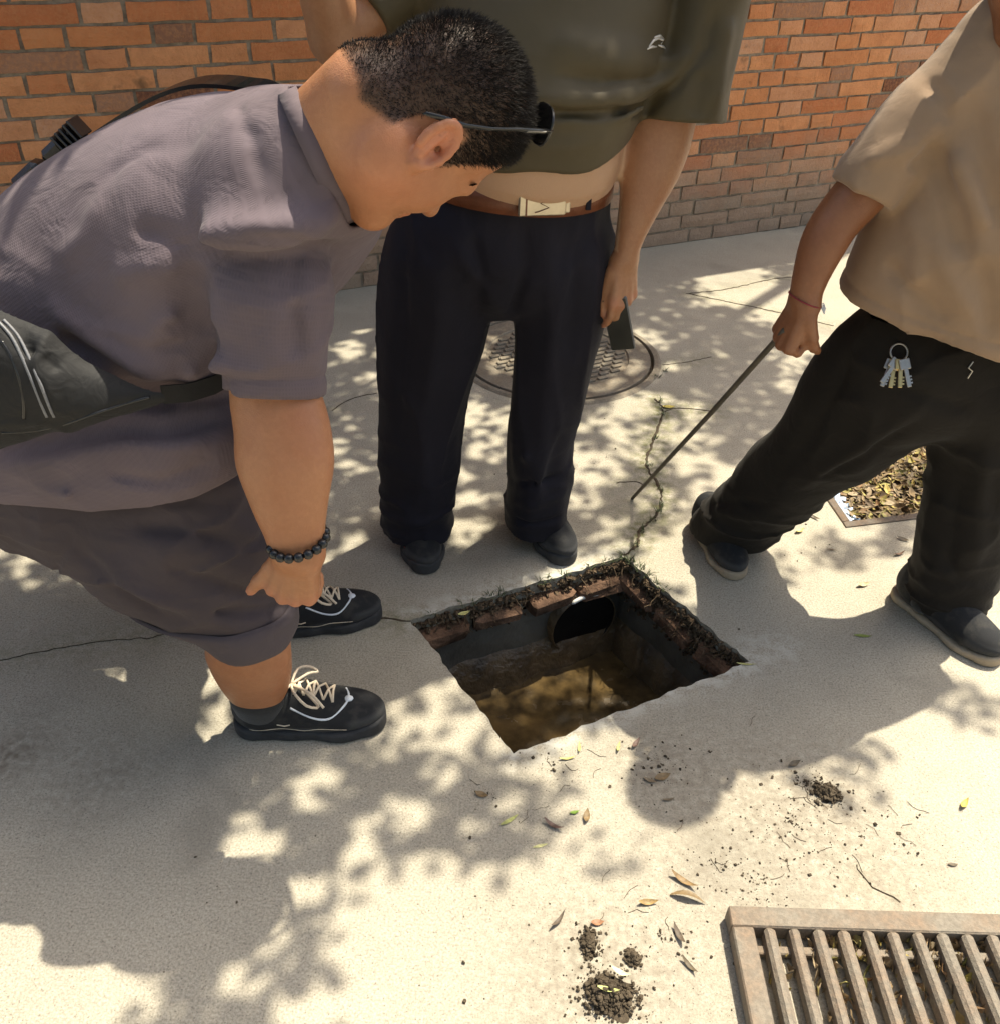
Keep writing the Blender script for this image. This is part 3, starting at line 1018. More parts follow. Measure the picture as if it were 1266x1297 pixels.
# ------------------------------------------------------------------ iron grate lying on the concrete
M_GRATE = make_iron('grate_iron', (0.22, 0.190, 0.152), (0.22, 0.15, 0.10), 0.75)
g0 = gp(921, 1147, 0.035)
GT = 0.035; gw, gl = 0.60, 0.46; fw_ = 0.036
grate = empty('iron_grate', (g0.x, g0.y - gl, 0), 'rusty iron drain grate lying on the lit concrete', 'grate')
x0, y1 = g0.x, g0.y; x1, y0 = x0 + gw, y1 - gl
for (cx_, cy_, sx, sy) in (((x0 + x1) / 2, y1 - fw_ / 2, gw, fw_), ((x0 + x1) / 2, y0 + fw_ / 2, gw, fw_), (x0 + fw_ / 2, (y0 + y1) / 2, fw_ - .001, gl - 2 * fw_), (x1 - fw_ / 2, (y0 + y1) / 2, fw_ - .001, gl - 2 * fw_)):
    mb = MB(); mb.box((cx_, cy_, GT / 2 + .001), (sx, sy, GT), None, bev=.0025, jit=.0005)
    mb.build('frame_bar', M_GRATE, grate)
nb_ = 13; bw = 0.0185
for i in range(nb_):
    bx_ = x0 + fw_ + (gw - 2 * fw_) * (i + 0.62) / (nb_ + 0.25)
    mb = MB(); mb.box((bx_, (y0 + y1) / 2, GT / 2 + .003), (bw, gl - 2 * fw_ + .004, GT - .004), None, bev=.0055, jit=.0008)
    mb.build('bar', M_GRATE, grate)
for yy in (y1 - fw_ - .028, y0 + fw_ + .05):
    mb = MB(); mb.box(((x0 + x1) / 2, yy, .012), (gw - 2 * fw_ + .004, .014, .012), None, bev=.002)
    mb.build('cross_bar', M_GRATE, grate)
for z in (.0,):
    pass
# ------------------------------------------------------------------ people: materials
def make_skin(name, col, deep):
    t = NT(name)
    n = t.noise(9, 4, .6); n2 = t.noise(120, 3, .6)
    c = t.mix(t.ramp(n, [(.35, 0), (.7, .85)]), col, deep)
    c = t.mix(t.ramp(t.noise(28, 5, .7), [(.52, 0), (.72, .35)]), c, tuple(q * 1.22 for q in col))
    c = t.mix(t.ramp(t.vor(160), [(.0, .5), (.09, 0)]), c, tuple(q * .45 for q in deep))
    c = t.mix(t.ramp(n2, [(.42, .18), (.62, 0)]), c, tuple(q * .72 for q in deep))
    c = t.mix(t.math('MULTIPLY', t.attr('red'), 0.7), c, (0.52, 0.19, 0.12))
    c = t.mix(t.attr('pale'), c, (0.52, 0.335, 0.215))
    c = t.mix(t.attr('hairy'), c, (0.030, 0.022, 0.018))
    t.base(c); t.set(Roughness=t.ramp(t.noise(40, 3), [(.3, .34), (.7, .52)]))
    t.b.inputs['Subsurface Weight'].default_value = 0.18
    t.b.inputs['Subsurface Radius'].default_value = (0.012, 0.005, 0.003)
    t.b.inputs['Subsurface Scale'].default_value = 0.6
    t.b.inputs['Specular IOR Level'].default_value = 0.42
    b = t.bump(t.vor(520), .0006, .5)
    t.bump(t.noise(60, 4, .6), .0016, .5, b)
    return t.m
M_SKIN1 = make_skin('skin', (0.40, 0.185, 0.090), (0.36, 0.140, 0.064))
M_SKIN2 = make_skin('skin_pale', (0.39, 0.198, 0.105), (0.34, 0.148, 0.075))
M_SKIN3 = make_skin('skin_tanned', (0.27, 0.115, 0.054), (0.22, 0.083, 0.038))

def make_cloth(name, col, rough=0.85, weave=2600.0, wb=0.0004, sheen=0.25, waffle=0.0, var=0.14, spec=0.25, tint=None, wrinkle=0.0025, wscale=22):
    t = NT(name)
    n = t.noise(5, 4, .6)
    c = t.mix(1.0, col, t.ramp(n, [(.3, 1 - var), (.7, 1 + var)]), 'MULTIPLY')
    if tint: c = t.mix(t.ramp(t.noise(3.1, 3), [(.4, 0), (.65, .6)]), c, tint)
    t.set(Roughness=rough)
    t.b.inputs['Sheen Weight'].default_value = sheen
    t.b.inputs['Sheen Roughness'].default_value = 0.5
    t.b.inputs['Specular IOR Level'].default_value = spec
    s = t.n('ShaderNodeSeparateXYZ'); t.l(t.co, s.inputs[0])
    if waffle:
        k2 = 2 * pi / waffle
        hgt = t.math('MAXIMUM', t.math('SINE', t.math('MULTIPLY', t.attr('grain_u'), k2)), t.math('SINE', t.math('MULTIPLY', t.attr('grain_v'), k2)))
        c = t.mix(t.ramp(hgt, [(.0, .10), (.8, 0)]), c, tuple(v * .45 for v in col))
        b = t.bump(hgt, 0.0003, .45)
    else:
        b = t.bump(t.noise(weave, 2, .5), wb, .6)
    if wrinkle: t.bump(t.noise(wscale, 3, .5, dist=.8), wrinkle, 1.0, b)
    t.base(c)
    return t.m
M_SHIRT1 = make_cloth('mauve_waffle_cloth', (0.132, 0.102, 0.117), waffle=0.0040, wrinkle=.006, wscale=16, sheen=.06, tint=(0.104, 0.075, 0.079))
M_SHORT1 = make_cloth('dark_mauve_cloth', (0.060, 0.046, 0.050), sheen=.04, wrinkle=.004)
M_SHIRT2 = make_cloth('olive_satin', (0.070, 0.052, 0.024), rough=.55, sheen=.05, spec=.35, wrinkle=.0015, wscale=12)
M_TROU2 = make_cloth('navy_cloth', (0.0125, 0.0115, 0.0180), rough=.75, sheen=.03, spec=.15, wrinkle=.003, wscale=14)
M_SHIRT3 = make_cloth('tan_cotton', (0.31, 0.205, 0.130), rough=.88, sheen=.2, wrinkle=.002)
M_TROU3 = make_cloth('black_cloth', (0.0140, 0.0115, 0.0095), rough=.8, sheen=.04, spec=.15, wrinkle=.003)
M_BAG = make_cloth('black_nylon', (0.014, 0.0135, 0.0138), rough=.65, sheen=.05, spec=.25, wrinkle=.004, wscale=30)
M_SHOE = make_cloth('shoe_fabric', (0.011, 0.0115, 0.0135), rough=.8, weave=900, wb=.0012, wrinkle=0)
t_ = NT('shoe_fabric_overlays'); c_ = t_.mix(t_.math('MINIMUM', t_.attr('toe'), 1.0), (0.011, 0.0115, 0.0135), (0.040, 0.040, 0.042))
c_ = t_.mix(t_.ramp(t_.noise(35, 4, .6), [(.5, 0), (.75, .35)]), c_, (.09, .08, .065))
t_.base(c_); t_.set(Roughness=.9); t_.bump(t_.noise(900, 2), .0012); M_SHOE = t_.m
M_SUEDE = m_simple('shoe_suede', (0.036, 0.036, 0.038), .9, .2, 60, .001, 400)
M_SOLE = m_simple('rubber_sole', (0.026, 0.026, 0.028), .8, .3, 40, .002, 120)
M_SOLE3 = m_simple('tan_sole', (0.33, 0.26, 0.18), .8, .2, 40, .001, 200)
M_LACE = m_simple('cream_lace', (0.66, 0.55, 0.42), .85, .12, 200, .0005, 900)
M_WHITE = m_simple('white_trim', (0.62, 0.66, 0.72), .6, .1, 40)
M_RED = m_simple('red_trim', (0.45, 0.06, 0.05), .6, .2, 40)
M_SOCK = make_cloth('black_sock', (0.02, 0.019, 0.018), rough=.95, weave=800, wb=.001, wrinkle=0)
M_HAIR = m_simple('black_hair', (0.016, 0.0125, 0.0105), .65, .3, 60, spec=.22)
M_BLACKP = m_simple('black_plastic', (0.012, 0.012, 0.013), .25, .1, 40)
M_STEEL = m_simple('steel', (0.40, 0.385, 0.36), .42, .1, 40, metal=1.0)
M_BRASS = m_simple('brass', (0.55, 0.42, 0.20), .35, .15, 60, metal=1.0)

# ------------------------------------------------------------------ people: shape builders
def frame(fwd, up):
    f = Vector(fwd).normalized(); u = Vector(up); u = (u - f * u.dot(f)).normalized(); l = u.cross(f)
    return Matrix((f, l, u)).transposed()          # columns: forward, left, up

class Local:
    """an SDF written in local coordinates, placed by origin, rotation, scale"""
    def __init__(s, O, M, sc, f): s.O = A3(O); s.M = np.array(M, f32); s.s = f32(sc); s.f = f
    def __call__(s, P): return s.f(((P - s.O) @ s.M) / s.s) * s.s
    def w(s, p): return Vector(s.O) + Vector((s.M @ A3(p)) * s.s)
    def loc(s, P): return ((np.asarray(P, f32) - s.O) @ s.M) / s.s

def head_local(ear_near=True, fat=1.0):
    k = 0.026
    parts = [el((-.004, 0, .155), (.089, .078, .090)), el((.012, 0, .176), (.080, .073, .070)),
             el((.030, 0, .090), (.062, .062 * fat, .084)), rc((-.004, .052 * fat, .060), (.062, .018, .022), .021, .020), rc((-.004, -.052 * fat, .060), (.062, -.018, .022), .021, .020),
             rc((.070, -.010, .020), (.070, .010, .020), .020, .020),
             el((.052, .040, .088), (.030, .024, .030)), el((.052, -.040, .088), (.030, .024, .030)),
             rc((.080, -.038, .132), (.080, .038, .132), .012, .012),
             el((-.01, .055 * fat, .062), (.038, .022, .036)), el((-.01, -.055 * fat, .062), (.038, .022, .036)),
             el((.005, 0, .028), (.055, .048 * fat, .028))]
    base = U(k, parts)
    nose = U(.008, [rc((.088, 0, .128), (.106, 0, .090), .0085, .0115), el((.108, 0, .086), (.013, .013, .011)), el((.096, .013, .083), (.012, .009, .009)), el((.096, -.013, .083), (.012, .009, .009))])
    lips = U(.004, [rc((.090, -.017, .0585), (.090, .017, .0585), .0058, .0058), rc((.088, -.015, .050), (.088, .015, .050), .0062, .0062)])
    eyes = U(.002, [el((.075, .032, .117), (.0135, .015, .0125)), el((.075, -.032, .117), (.0135, .015, .0125))])
    sock = U(.002, [el((.092, .032, .117), (.012, .016, .010)), el((.092, -.032, .117), (.012, .016, .010))])
    def ear(sg):
        c = Vector((-.012, sg * .086, .113)); M = Matrix.Rotation(-.30, 3, 'Y') @ Matrix.Rotation(-sg * .12, 3, 'Z')
        body = el(c, (.0200, .0070, .0310), M)
        ring = []
        n = 12
        for i in range(n):
            th = -0.9 + i * (pi * 2 - 1.5) / (n - 1) + .5
            q = []
            for j in (0, 1):
                tj = th + j * (pi * 2 - 1.5) / (n - 1)
                q.append(c + M @ Vector((-.0190 * cos(tj) * (1.0), sg * .0060, .0300 * sin(tj))))
            ring.append(rc(q[0], q[1], .0050, .0050))
        lobe = el(c + M @ Vector((.005, 0, -.031)), (.010, .006, .010), M)
        tragus = el(c + M @ Vector((.017, sg * .003, -.006)), (.005, .005, .008), M)
        anti = rc(c + M @ Vector((-.006, sg * .006, -.018)), c + M @ Vector((-.004, sg * .007, .012)), .0042, .0035)
        con = el(c + M @ Vector((.004, sg * .009, -.004)), (.012, .0085, .016), M)
        can = el(c + M @ Vector((.010, sg * .004, -.003)), (.004, .012, .005), M)
        b1 = U(.006, [body, lobe])
        rg = U(.004, ring + [lobe, tragus, anti])
        return lambda P: np.maximum(smin(smax(b1(P), -con(P), .006), rg(P), .004), -can(P))
    er, el_ = ear(-1), ear(1)
    def f(P):
        d = base(P)
        d = smax(d, -sock(P), .010)
        d = smin(d, eyes(P), .003)
        d = smin(d, nose(P), .012)
        d = smin(d, lips(P), .008)
        d = smin(d, er(P), .006); d = smin(d, el_(P), .006)
        return d
    return f

def hair_mask_local(L):
    """1 where scalp hair grows, soft edge (local head coordinates)"""
    x, y, z = L[:, 0], np.abs(L[:, 1]), L[:, 2]
    # hairline height as a function of x (side view)
    zl = np.interp(x, [-.13, -.095, -.075, -.045, -.034, -.012, .006, .022, .034, .048, .060, .075, .11], [.070, .070, .060, .080, .118, .150, .148, .104, .132, .156, .168, .192, .205])
    m = np.clip((z - zl) / .010 + .5, 0, 1)
    return m * (z > .03)

def hair_blades(name, hl, V, N, mask, count, len_f, parent, mat, seed=3):
    r = np.random.default_rng(seed)
    idx = np.nonzero(mask > .15)[0]
    idx = r.choice(idx, count, p=(mask[idx] / mask[idx].sum()))
    p = V[idx] + r.normal(0, .0012, (count, 3)); n = N[idx]
    L = hl.loc(p)
    ln = len_f(L, mask[idx]) * r.uniform(.6, 1.25, count)
    # hair lies towards the front/crown
    comb = np.array(hl.M @ A3((.55, 0, .25)))
    d = n * r.uniform(.55, .9, (count, 1)) + comb * r.uniform(.1, .9, (count, 1)) + r.normal(0, .30, (count, 3))
    d /= np.linalg.norm(d, axis=1)[:, None]
    s = np.cross(d, r.normal(0, 1, (count, 3))); s /= np.linalg.norm(s, axis=1)[:, None]
    w = r.uniform(.00022, .00042, (count, 1)) * (1 + 0 * ln[:, None])
    tip = p + d * ln[:, None] + comb * ln[:, None] * .22
    mid = p + d * ln[:, None] * .55
    VV = np.stack([p - s * w - n * .001, p + s * w - n * .001, mid + s * w * .8, mid - s * w * .8, tip], 1).reshape(-1, 3)
    F = []
    b = np.arange(count)[:, None] * 5
    T = np.concatenate([b + np.array([0, 1, 2]), b + np.array([0, 2, 3]), b + np.array([3, 2, 4])])
    me = mesh_np(name, VV, T, 3)
    return link(name, me, mat, parent, True)

def vnormals(V, Q):
    n = np.cross(V[Q[:, 1]] - V[Q[:, 0]], V[Q[:, 2]] - V[Q[:, 0]])
    N = np.zeros_like(V)
    for c in range(4):
        for d in range(3): N[:, d] += np.bincount(Q[:, c], n[:, d], len(V))
    return N / (np.linalg.norm(N, axis=1)[:, None] + 1e-12)

def hand_parts(W, d, n, side, s, curl, spread=.10, thumb=((.75, .35, .1), (.9, .25, .25)), curls=None):
    """W wrist, d towards fingers, n back of hand, side towards thumb; curl radians per joint"""
    d = Vector(d).normalized(); n = Vector(n); n = (n - d * n.dot(d)).normalized()
    sv = d.cross(n)
    if sv.dot(Vector(side)) < 0: sv = -sv
    it = []; info = {}
    kn = []
    fl = (.070, .078, .072, .056)
    for i in range(4):
        off = (.030, .010, -.010, -.029)[i]
        K = W + d * (.088, .092, .087, .078)[i] * s + sv * off * s + n * (.001, .004, .002, -.003)[i] * s
        kn.append(K)
        it.append(rc(W + sv * off * .55 * s, K, .015 * s, .0108 * s))
        it.append(rc(W + sv * off * .6 * s - n * .012 * s, K - n * .010 * s, .014 * s, .011 * s))
        c = curls[i] if curls else curl
        a = 0; p = K; q = []
        fd = (d + sv * spread * (1.5 - i) * .5).normalized()
        rr = (.0096, .0098, .0093, .0082)[i] * s
        for j in range(3):
            a += c[j]
            dr = fd * cos(a) - n * sin(a)
            e = p + dr * fl[i] * (.45, .30, .25)[j] * s
            q.append(rc(p, e, rr * (1, .95, .88)[j], rr * (.95, .88, .76)[j]))
            p = e
        it.append(U(.003, q))
        info[i] = p
    tb = W + d * .018 * s + sv * .026 * s - n * .010 * s
    p = tb
    for j, (L, r0, r1) in enumerate(((.042, .0165, .0125), (.034, .0120, .0108), (.028, .0106, .0085))):
        v = thumb[min(j, len(thumb) - 1)]
        dr = (d * v[0] + sv * v[1] - n * v[2]).normalized()
        e = p + dr * L * s
        it.append(rc(p, e, r0 * s, r1 * s)); p = e
    info['thumb'] = p
    return U(.006 * s, it), info, kn

def shoe_local(style):
    up = U(.03, [el((.055, 0, .052), (.056, .037, .050)), el((.125, 0, .048), (.085, .039, .047)), el((.195, .002, .038), (.082, .046, .033)),
                 rc((.050, 0, .06), (.048, 0, .088), .036, .035), el((.115, 0, .070), (.045, .030, .030))])
    opening = rc((.052, 0, .080), (.046, 0, .16), .026, .040)
    def upper(P):
        d = up(P)
        d = np.maximum(d, .016 - P[:, 2])
        if style != 'slip': d = smax(d, -opening(P), .006)
        return d
    def outline(P):
        x, y = P[:, 0], P[:, 1]
        Q = np.stack([x, y, np.zeros_like(x)], 1)
        return U(.02, [rc((.038, 0, 0), (.11, .002, 0), .037, .036), rc((.11, .002, 0), (.195, .004, 0), .036, .047), rc((.195, .004, 0), (.240, .000, 0), .046, .034)])(Q)
    def sole(P):
        z = P[:, 2]
        ht = .024 if style != 'slip' else .017
        top = ht + .010 * np.clip((P[:, 0] - .22) / .05, 0, 1) + .006 * np.clip((.06 - P[:, 0]) / .06, 0, 1)
        d = smax(outline(P) - .004, np.maximum(z - top, -z), .008)
        return d
    return upper, sole

def build_shoe(person, heel, toe, style, mats, scale=1.0, zrot=0.0, tilt=0.0):
    heel = Vector(heel); toe = Vector(toe)
    L = (toe - heel).length; sc = L / .278
    f = (toe - heel).normalized()
    M = frame((f.x, f.y, f.z), (0, 0, 1))
    u, s = shoe_local(style)
    LO_ = heel
    up = Local(LO_, M, sc, u); so = Local(LO_, M, sc, s)
    c = up.w((.13, 0, .06)); R = .17 * sc
    lo = (c.x - R, c.y - R, -.005 + min(heel.z, toe.z)); hi = (c.x + R, c.y + R, heel.z + .20 * sc)
    o, V = sdf('shoe', up, lo, hi, .0035, mats[0], person)
    Lc = up.loc(V); attr(o.data, 'toe', np.clip((Lc[:, 0] - .205) / .012, 0, 1) * np.clip((.052 - Lc[:, 2]) / .006, 0, 1) + np.clip((.034 - Lc[:, 2] + .006 * np.sin(Lc[:, 0] * 55)) / .004, 0, 1) + np.clip((.030 - Lc[:, 0]) / .006, 0, 1))
    so_, _ = sdf('sole', so, lo, hi, .0035, mats[1], o)
    return o, up, V

def merge_attr(o, **kw):
    me = o.data
    for k2 in ('red', 'pale', 'hairy'):
        v = kw.get(k2)
        attr(me, k2, v if v is not None else np.zeros(len(me.vertices)))

def crease(P, sc, pw=4):
    n = vnoise(P, sc)
    return (1 - np.abs(n)) ** pw
def on_f(f, px, py, Y0=.80, Y1=1.3, off=.0015):
    ys = np.linspace(Y0, Y1, 260); P = np.array([at(px, py, y) for y in ys], f32); d = f(P)
    i = int(np.argmax(d < 0)); q = Vector(P[i]); return q - ray(px, py).normalized() * off

# ================================================================== bending man
_at0 = at
def at(px, py, Y):      # the upper body leans a little further from the lens than first surveyed
    return _at0(px, py, Y * (1 + (.135 + .03 * min(1, max(0, (250 - px) / 250))) * min(1, max(0, (800 - py) / 300))))
P1 = empty('person', (-.45, 1.42, 0), 'man in grey-mauve T-shirt and rolled shorts bending over the pit', 'person')
YT = 1.17
# --- head
up_i = _R * .885 - _U * -.466
fw_i = (_R * .466 + _U * -.885)
psi = radians(50)
h_f = fw_i * cos(psi) + _fw * sin(psi)
h_up = up_i
HM = frame(h_f, h_up)
HS = 1.045
ear_w = at(551, 180, 0.985)
HO = ear_w - Vector(np.array(HM) @ np.array((-.012, -.086, .113))) * HS
head1 = Local(HO, HM, HS, head_local(fat=1.10))
nape = head1.w((-.050, 0, .075)); nb = at(385, 205, 1.10)
neck = U(.03, [rc(nape, nb, .060, .066), rc(head1.w((.0, 0, .06)), at(415, 215, 1.08), .052, .058)])
# --- torso core and shirt
tor = [st((-150, 400), (-110, 650), 1.30, .165), st((-25, 342), (20, 640), 1.27, .20), st((58, 248), (150, 600), 1.24, .212), st((150, 162), (250, 520), 1.21, .215),
       st((245, 110), (335, 430), 1.18, .218), st((312, 106), (398, 375), 1.14, .195), st((345, 116), (430, 325), 1.115, .15), st((372, 122), (444, 300), 1.09, .115)]
torso_s = tube(tor, k=.03)
core = U(.04, [chain([tor[0][0], tor[2][0], tor[4][0], nb], [.06, .055, .055, .06]), rc(nb, at(348, 330, 1.08), .045, .034), rc(nb, at(390, 190, 1.34), .055, .052), rc(tor[0][0], at(-40, 560, 1.12), .06, .065), rc(tor[0][0], at(-20, 520, 1.42), .06, .065)])
sh_near = at(345, 262, 1.005)
arm_n = [st((315, 350), (385, 350), 1.06, .026), st((296, 400), (398, 400), 1.02, .042), st((291, 490), (404, 490), 1.0, .048), st((297, 545), (418, 540), .995, .050), st((300, 590), (423, 583), .995, .050),
         st((318, 640), (416, 632), 1.0, .043), st((336, 682), (412, 676), 1.005, .031), st((343, 702), (412, 698), 1.01, .027)]
armn = tube(arm_n, k=.015)
armf = chain([at(390, 190, 1.36), at(300, 380, 1.46), at(250, 560, 1.42), at(245, 575, 1.42)], [.055, .045, .032, .028], .03)
wr = at(378, 704, 1.012)
h_dir = at(366, 762, 1.047) - wr
hand1, hinf, hkn = hand_parts(at(378, 706, 1.012), h_dir, -_fw + Vector((0, 0, .25)), at(300, 700, 1.0) - wr, 0.99, (.85, 1.0, .6), .30,
                              thumb=((1.0, .42, -.10), (1.0, .40, -.15), (1.0, .38, -.05)), curls=[(1.0, 1.0, .5), (1.15, 1.0, .6), (1.2, 1.05, .6), (1.25, 1.1, .6)])
handf, _, _ = hand_parts(at(245, 575, 1.42), Vector((.3, .0, -1)), Vector((.6, -.8, 0)), Vector((0, -1, 0)), .98, (.5, .5, .3))
# --- legs (skin)
hipn = at(-40, 560, 1.12); kneen = at(300, 735, 1.175)
ank_n = gp(333, 905, .085); ank_n = Vector((-.452, 1.262, .085))
legn = tube([(hipn, (0, 1, 0), .07, .07), (kneen.lerp(hipn, .5), (0, 1, 0), .072, .072), (kneen, (0, 1, 0), .060, .060), st((262, 832), (368, 826), 1.215, .052), st((282, 868), (366, 864), 1.235, .046), st((303, 897), (364, 893), 1.25, .036), (ank_n, (0, 1, 0), .036, .036)], k=.02)
hipf = at(-20, 520, 1.42); kneef = at(345, 660, 1.50); ank_f = Vector((-.478, 1.545, .085))
legf = tube([(hipf, (0, 1, 0), .07, .07), (kneef.lerp(hipf, .5), (0, 1, 0), .07, .07), (kneef, (0, 1, 0), .06, .06), (kneef.lerp(ank_f, .45), (0, 1, 0), .056, .056), (ank_f, (0, 1, 0), .036, .036)], k=.02)
foot_n = rc(ank_n, ank_n + Vector((.13, 0, -.05)), .034, .026); foot_f = rc(ank_f, ank_f + Vector((.13, .02, -.05)), .034, .026)
body1 = U(.022, [head1, neck, core, armn, hand1, armf, handf, legn, legf, foot_n, foot_f])
Vb, Qb = nets(body1, (-1.25, .80, .0), (.25, 1.75, 1.42), .0038, 1)
me = mesh_np('body', Vb, Qb)
bo1 = link('body', me, M_SKIN1, P1, True)
Lh = head1.loc(Vb); near_head = (np.linalg.norm(Lh - np.array((0, 0, .12)), axis=1) < .19)
hm = hair_mask_local(Lh) * near_head
ear_d = np.linalg.norm((Lh - np.array((-.012, -.092, .113))) / np.array((.028, .02, .042)), axis=1)
hm = np.where(ear_d < 1.0, 0, hm)
red = np.clip(1.25 - ear_d, 0, 1) * near_head
for K in list(hkn) + [hinf['thumb']]:
    red = np.maximum(red, .8 * np.exp(-np.sum((Vb - np.array(K)) ** 2, 1) / .014 ** 2))
red = np.maximum(red, .55 * np.exp(-np.sum(((Lh - np.array((.0, -.06, .05))) / np.array((.05, .05, .05))) ** 2, 1)) * near_head)
red = np.maximum(red, near_head * np.exp(-np.sum(((Lh - np.array((.092, 0, .054))) / np.array((.012, .022, .009))) ** 2, 1)))
merge_attr(bo1, red=red, hairy=hm * .82)
Nb = vnormals(Vb, Qb)
hair_blades('hair', head1, Vb, Nb, hm, 42000, lambda L, m: np.interp(L[:, 2], [.06, .12, .17, .235], [.003, .005, .009, .011]) * (.5 + .5 * m), P1, M_HAIR)
# eyebrow
ebp = []
mb = MB(); r8 = random.Random(2)
for _ in range(420):
    sg = r8.choice((-1, 1)); t = r8.random()
    y = sg * (.014 + .042 * t); x = .0935 - .016 * t * t - .004 * t; z = .1345 + .006 * sin(t * 2.6) + r8.uniform(-.003, .003)
    a = head1.w((x, y, z)); b = head1.w((x + .001 - .003 * t, y + sg * .006, z + .003))
    mb.tube([a, b], .0004, 3, False)
o = mb.build('eyebrow', M_HAIR, P1); o['kind'] = 'stuff'

# --- T-shirt
slv = tube([st((276, 350), (424, 345), 1.03, .055), st((266, 372), (424, 366), 1.02, .060), st((264, 400), (419, 395), 1.012, .064), st((273, 450), (414, 448), 1.005, .064), st((281, 493), (410, 499), 1.0, .063)], k=.02)
slv_cut_p = at(346, 496, 1.0); slv_dir = (at(350, 560, .99) - at(345, 420, 1.01)).normalized()
slv_in = tube([st((304, 480), (392, 480), 1.0, .048), st((302, 540), (396, 545), .995, .052)], k=.01)
def sleeve(P):
    d = slv(P)
    e_ = (P - A3(slv_cut_p)) @ A3(slv_dir)
    d = np.maximum(d, e_) + .0035 * np.exp(-((e_ + .026) / .0045) ** 2)
    d = smax(d, -slv_in(P), .003)
    return d
slf = tube([(at(370, 180, 1.34), (1, 0, 0), .075, .075), (at(365, 270, 1.42), (1, 0, 0), .068, .068), (at(330, 330, 1.44), (1, 0, 0), .066, .066)], k=.02)
bag_hole = at(40, 470, .96)
skirt = tube([st((-120, 470), (-70, 690), 1.30, .19), st((0, 460), (40, 662), 1.25, .215), st((110, 450), (150, 655), 1.20, .215), st((215, 440), (250, 645), 1.17, .20), st((270, 470), (296, 615), 1.17, .18)], k=.03)
belly = tube([st((120, 330), (150, 520), 1.16, .16), st((230, 330), (262, 480), 1.13, .15)], k=.03)
def AP(px, py, Y=.965): return at(px, py, Y)
slv_seam = [AP(236, 322, 1.0), AP(262, 300, .965), AP(320, 290, .95), AP(380, 291, .955), AP(432, 304, .99)]
SF = [([(245, 330), (238, 370), (250, 415), (275, 440)], -.022, .018), ([(240, 318), (262, 297), (320, 288), (380, 289), (432, 302)], .006, .009), ([(245, 328), (265, 310), (320, 301), (380, 302), (432, 314)], -.004, .008), ([(180, 472), (235, 478), (285, 468)], .012, .014), ([(130, 492), (200, 500), (290, 482)], -.028, .016), ([(65, 375), (80, 400), (120, 430), (170, 462), (220, 474)], .012, .012), ([(75, 420), (130, 455), (170, 480)], -.010, .014), ([(190, 420), (215, 400), (262, 420)], .006, .010), ([(195, 440), (240, 436), (275, 445)], -.006, .008), ([(0, 570), (60, 560), (140, 545), (210, 548), (285, 530)], -.016, .016), ([(0, 590), (80, 582), (160, 560), (240, 562), (290, 545)], .010, .012), ([(20, 600), (80, 628), (155, 650)], .006, .008), ([(130, 600), (200, 610), (270, 585)], -.005, .012), ([(330, 330), (350, 400), (345, 470)], .005, .012), ([(385, 320), (392, 400), (398, 470)], .006, .010), ([(372, 330), (374, 400), (380, 460)], -.004, .009), ([(250, 330), (215, 300), (170, 290)], -.006, .014), ([(240, 345), (190, 340), (140, 350)], .005, .014), ([(300, 130), (320, 180), (335, 240)], -.004, .012), ([(120, 235), (180, 190), (260, 165)], -.004, .016), ([(70, 330), (110, 300), (130, 250)], .004, .014)]
sleeve_shirt = U(.018, [sleeve, slf])
shirt_base = U(.025, [torso_s, skirt, belly, sleeve_shirt, lambda P: yoke(P)])
hem_y = [(-150, 668), (0, 660), (90, 664), (170, 662), (235, 648), (290, 620), (330, 585)]
Hh = [at(x, y, 1.0) for x, y in hem_y]
neck_in = rc(at(396, 196, 1.09), head1.w((-.02, 0, .06)), .098, .105)
nck_d = (_R * .91 + _U * .41).normalized(); nck_c = at(404, 200, 1.09)
nck_b = rc(nck_c - nck_d * .07, nck_c + nck_d * .01, .092, .086)
collar_n = (nape - nb).normalized(); collar_c = at(372, 160, 1.10)
_cb = nck_d.orthogonal().normalized(); _cc = nck_d.cross(_cb)
_cp = [nck_c + (_cb * cos(t) + _cc * sin(t)) * .0855 for t in np.linspace(0, 2 * pi, 25)]
collar1 = U(.001, [rc(_cp[i] - nck_d * .006, _cp[i + 1] - nck_d * .006, .0075, .0075) for i in range(24)])
yoke = tube([st((255, 168), (410, 172), 1.15, .055), st((252, 232), (427, 234), 1.06, .044), st((256, 272), (431, 276), 1.0, .034), st((262, 292), (429, 296), .97, .020)], k=.03)
def shirt1f(P):
    d = shirt_base(P)
    dn = np.clip((1.12 - P[:, 2]) / .25, .15, 1)
    w = vnoise(P, (.16, .10, .09)) * .006 - crease(P + vnoise(P, .12)[:, None] * .03, (.24, .14, .085)) * .007 * dn - crease(P, (.10, .09, .05)) * .003 * dn
    d = d + w
    # open neck
    pl = (P - A3(nck_c)) @ A3(nck_d)
    d = smin(d, nck_b(P), .03)
    d = smax(d, -np.maximum(neck_in(P), -pl), .004)
    d = smin(d, collar1(P), .004)
    # hem: cut by the surface through the camera-side hem line swept across
    px = proj_np(P) if False else None
    d = smax(d, P[:, 2] * -1 + (np.interp(P[:, 0], [q.x for q in Hh], [q.z for q in Hh]) - (P[:, 1] - 1.0) * .10), .004)
    return d
shirt1 = folds(shirt1f, [([on_f(shirt1f, *q, .75, 1.7, 0) for q in pts], h_, w_) for pts, h_, w_ in SF], 1.6)
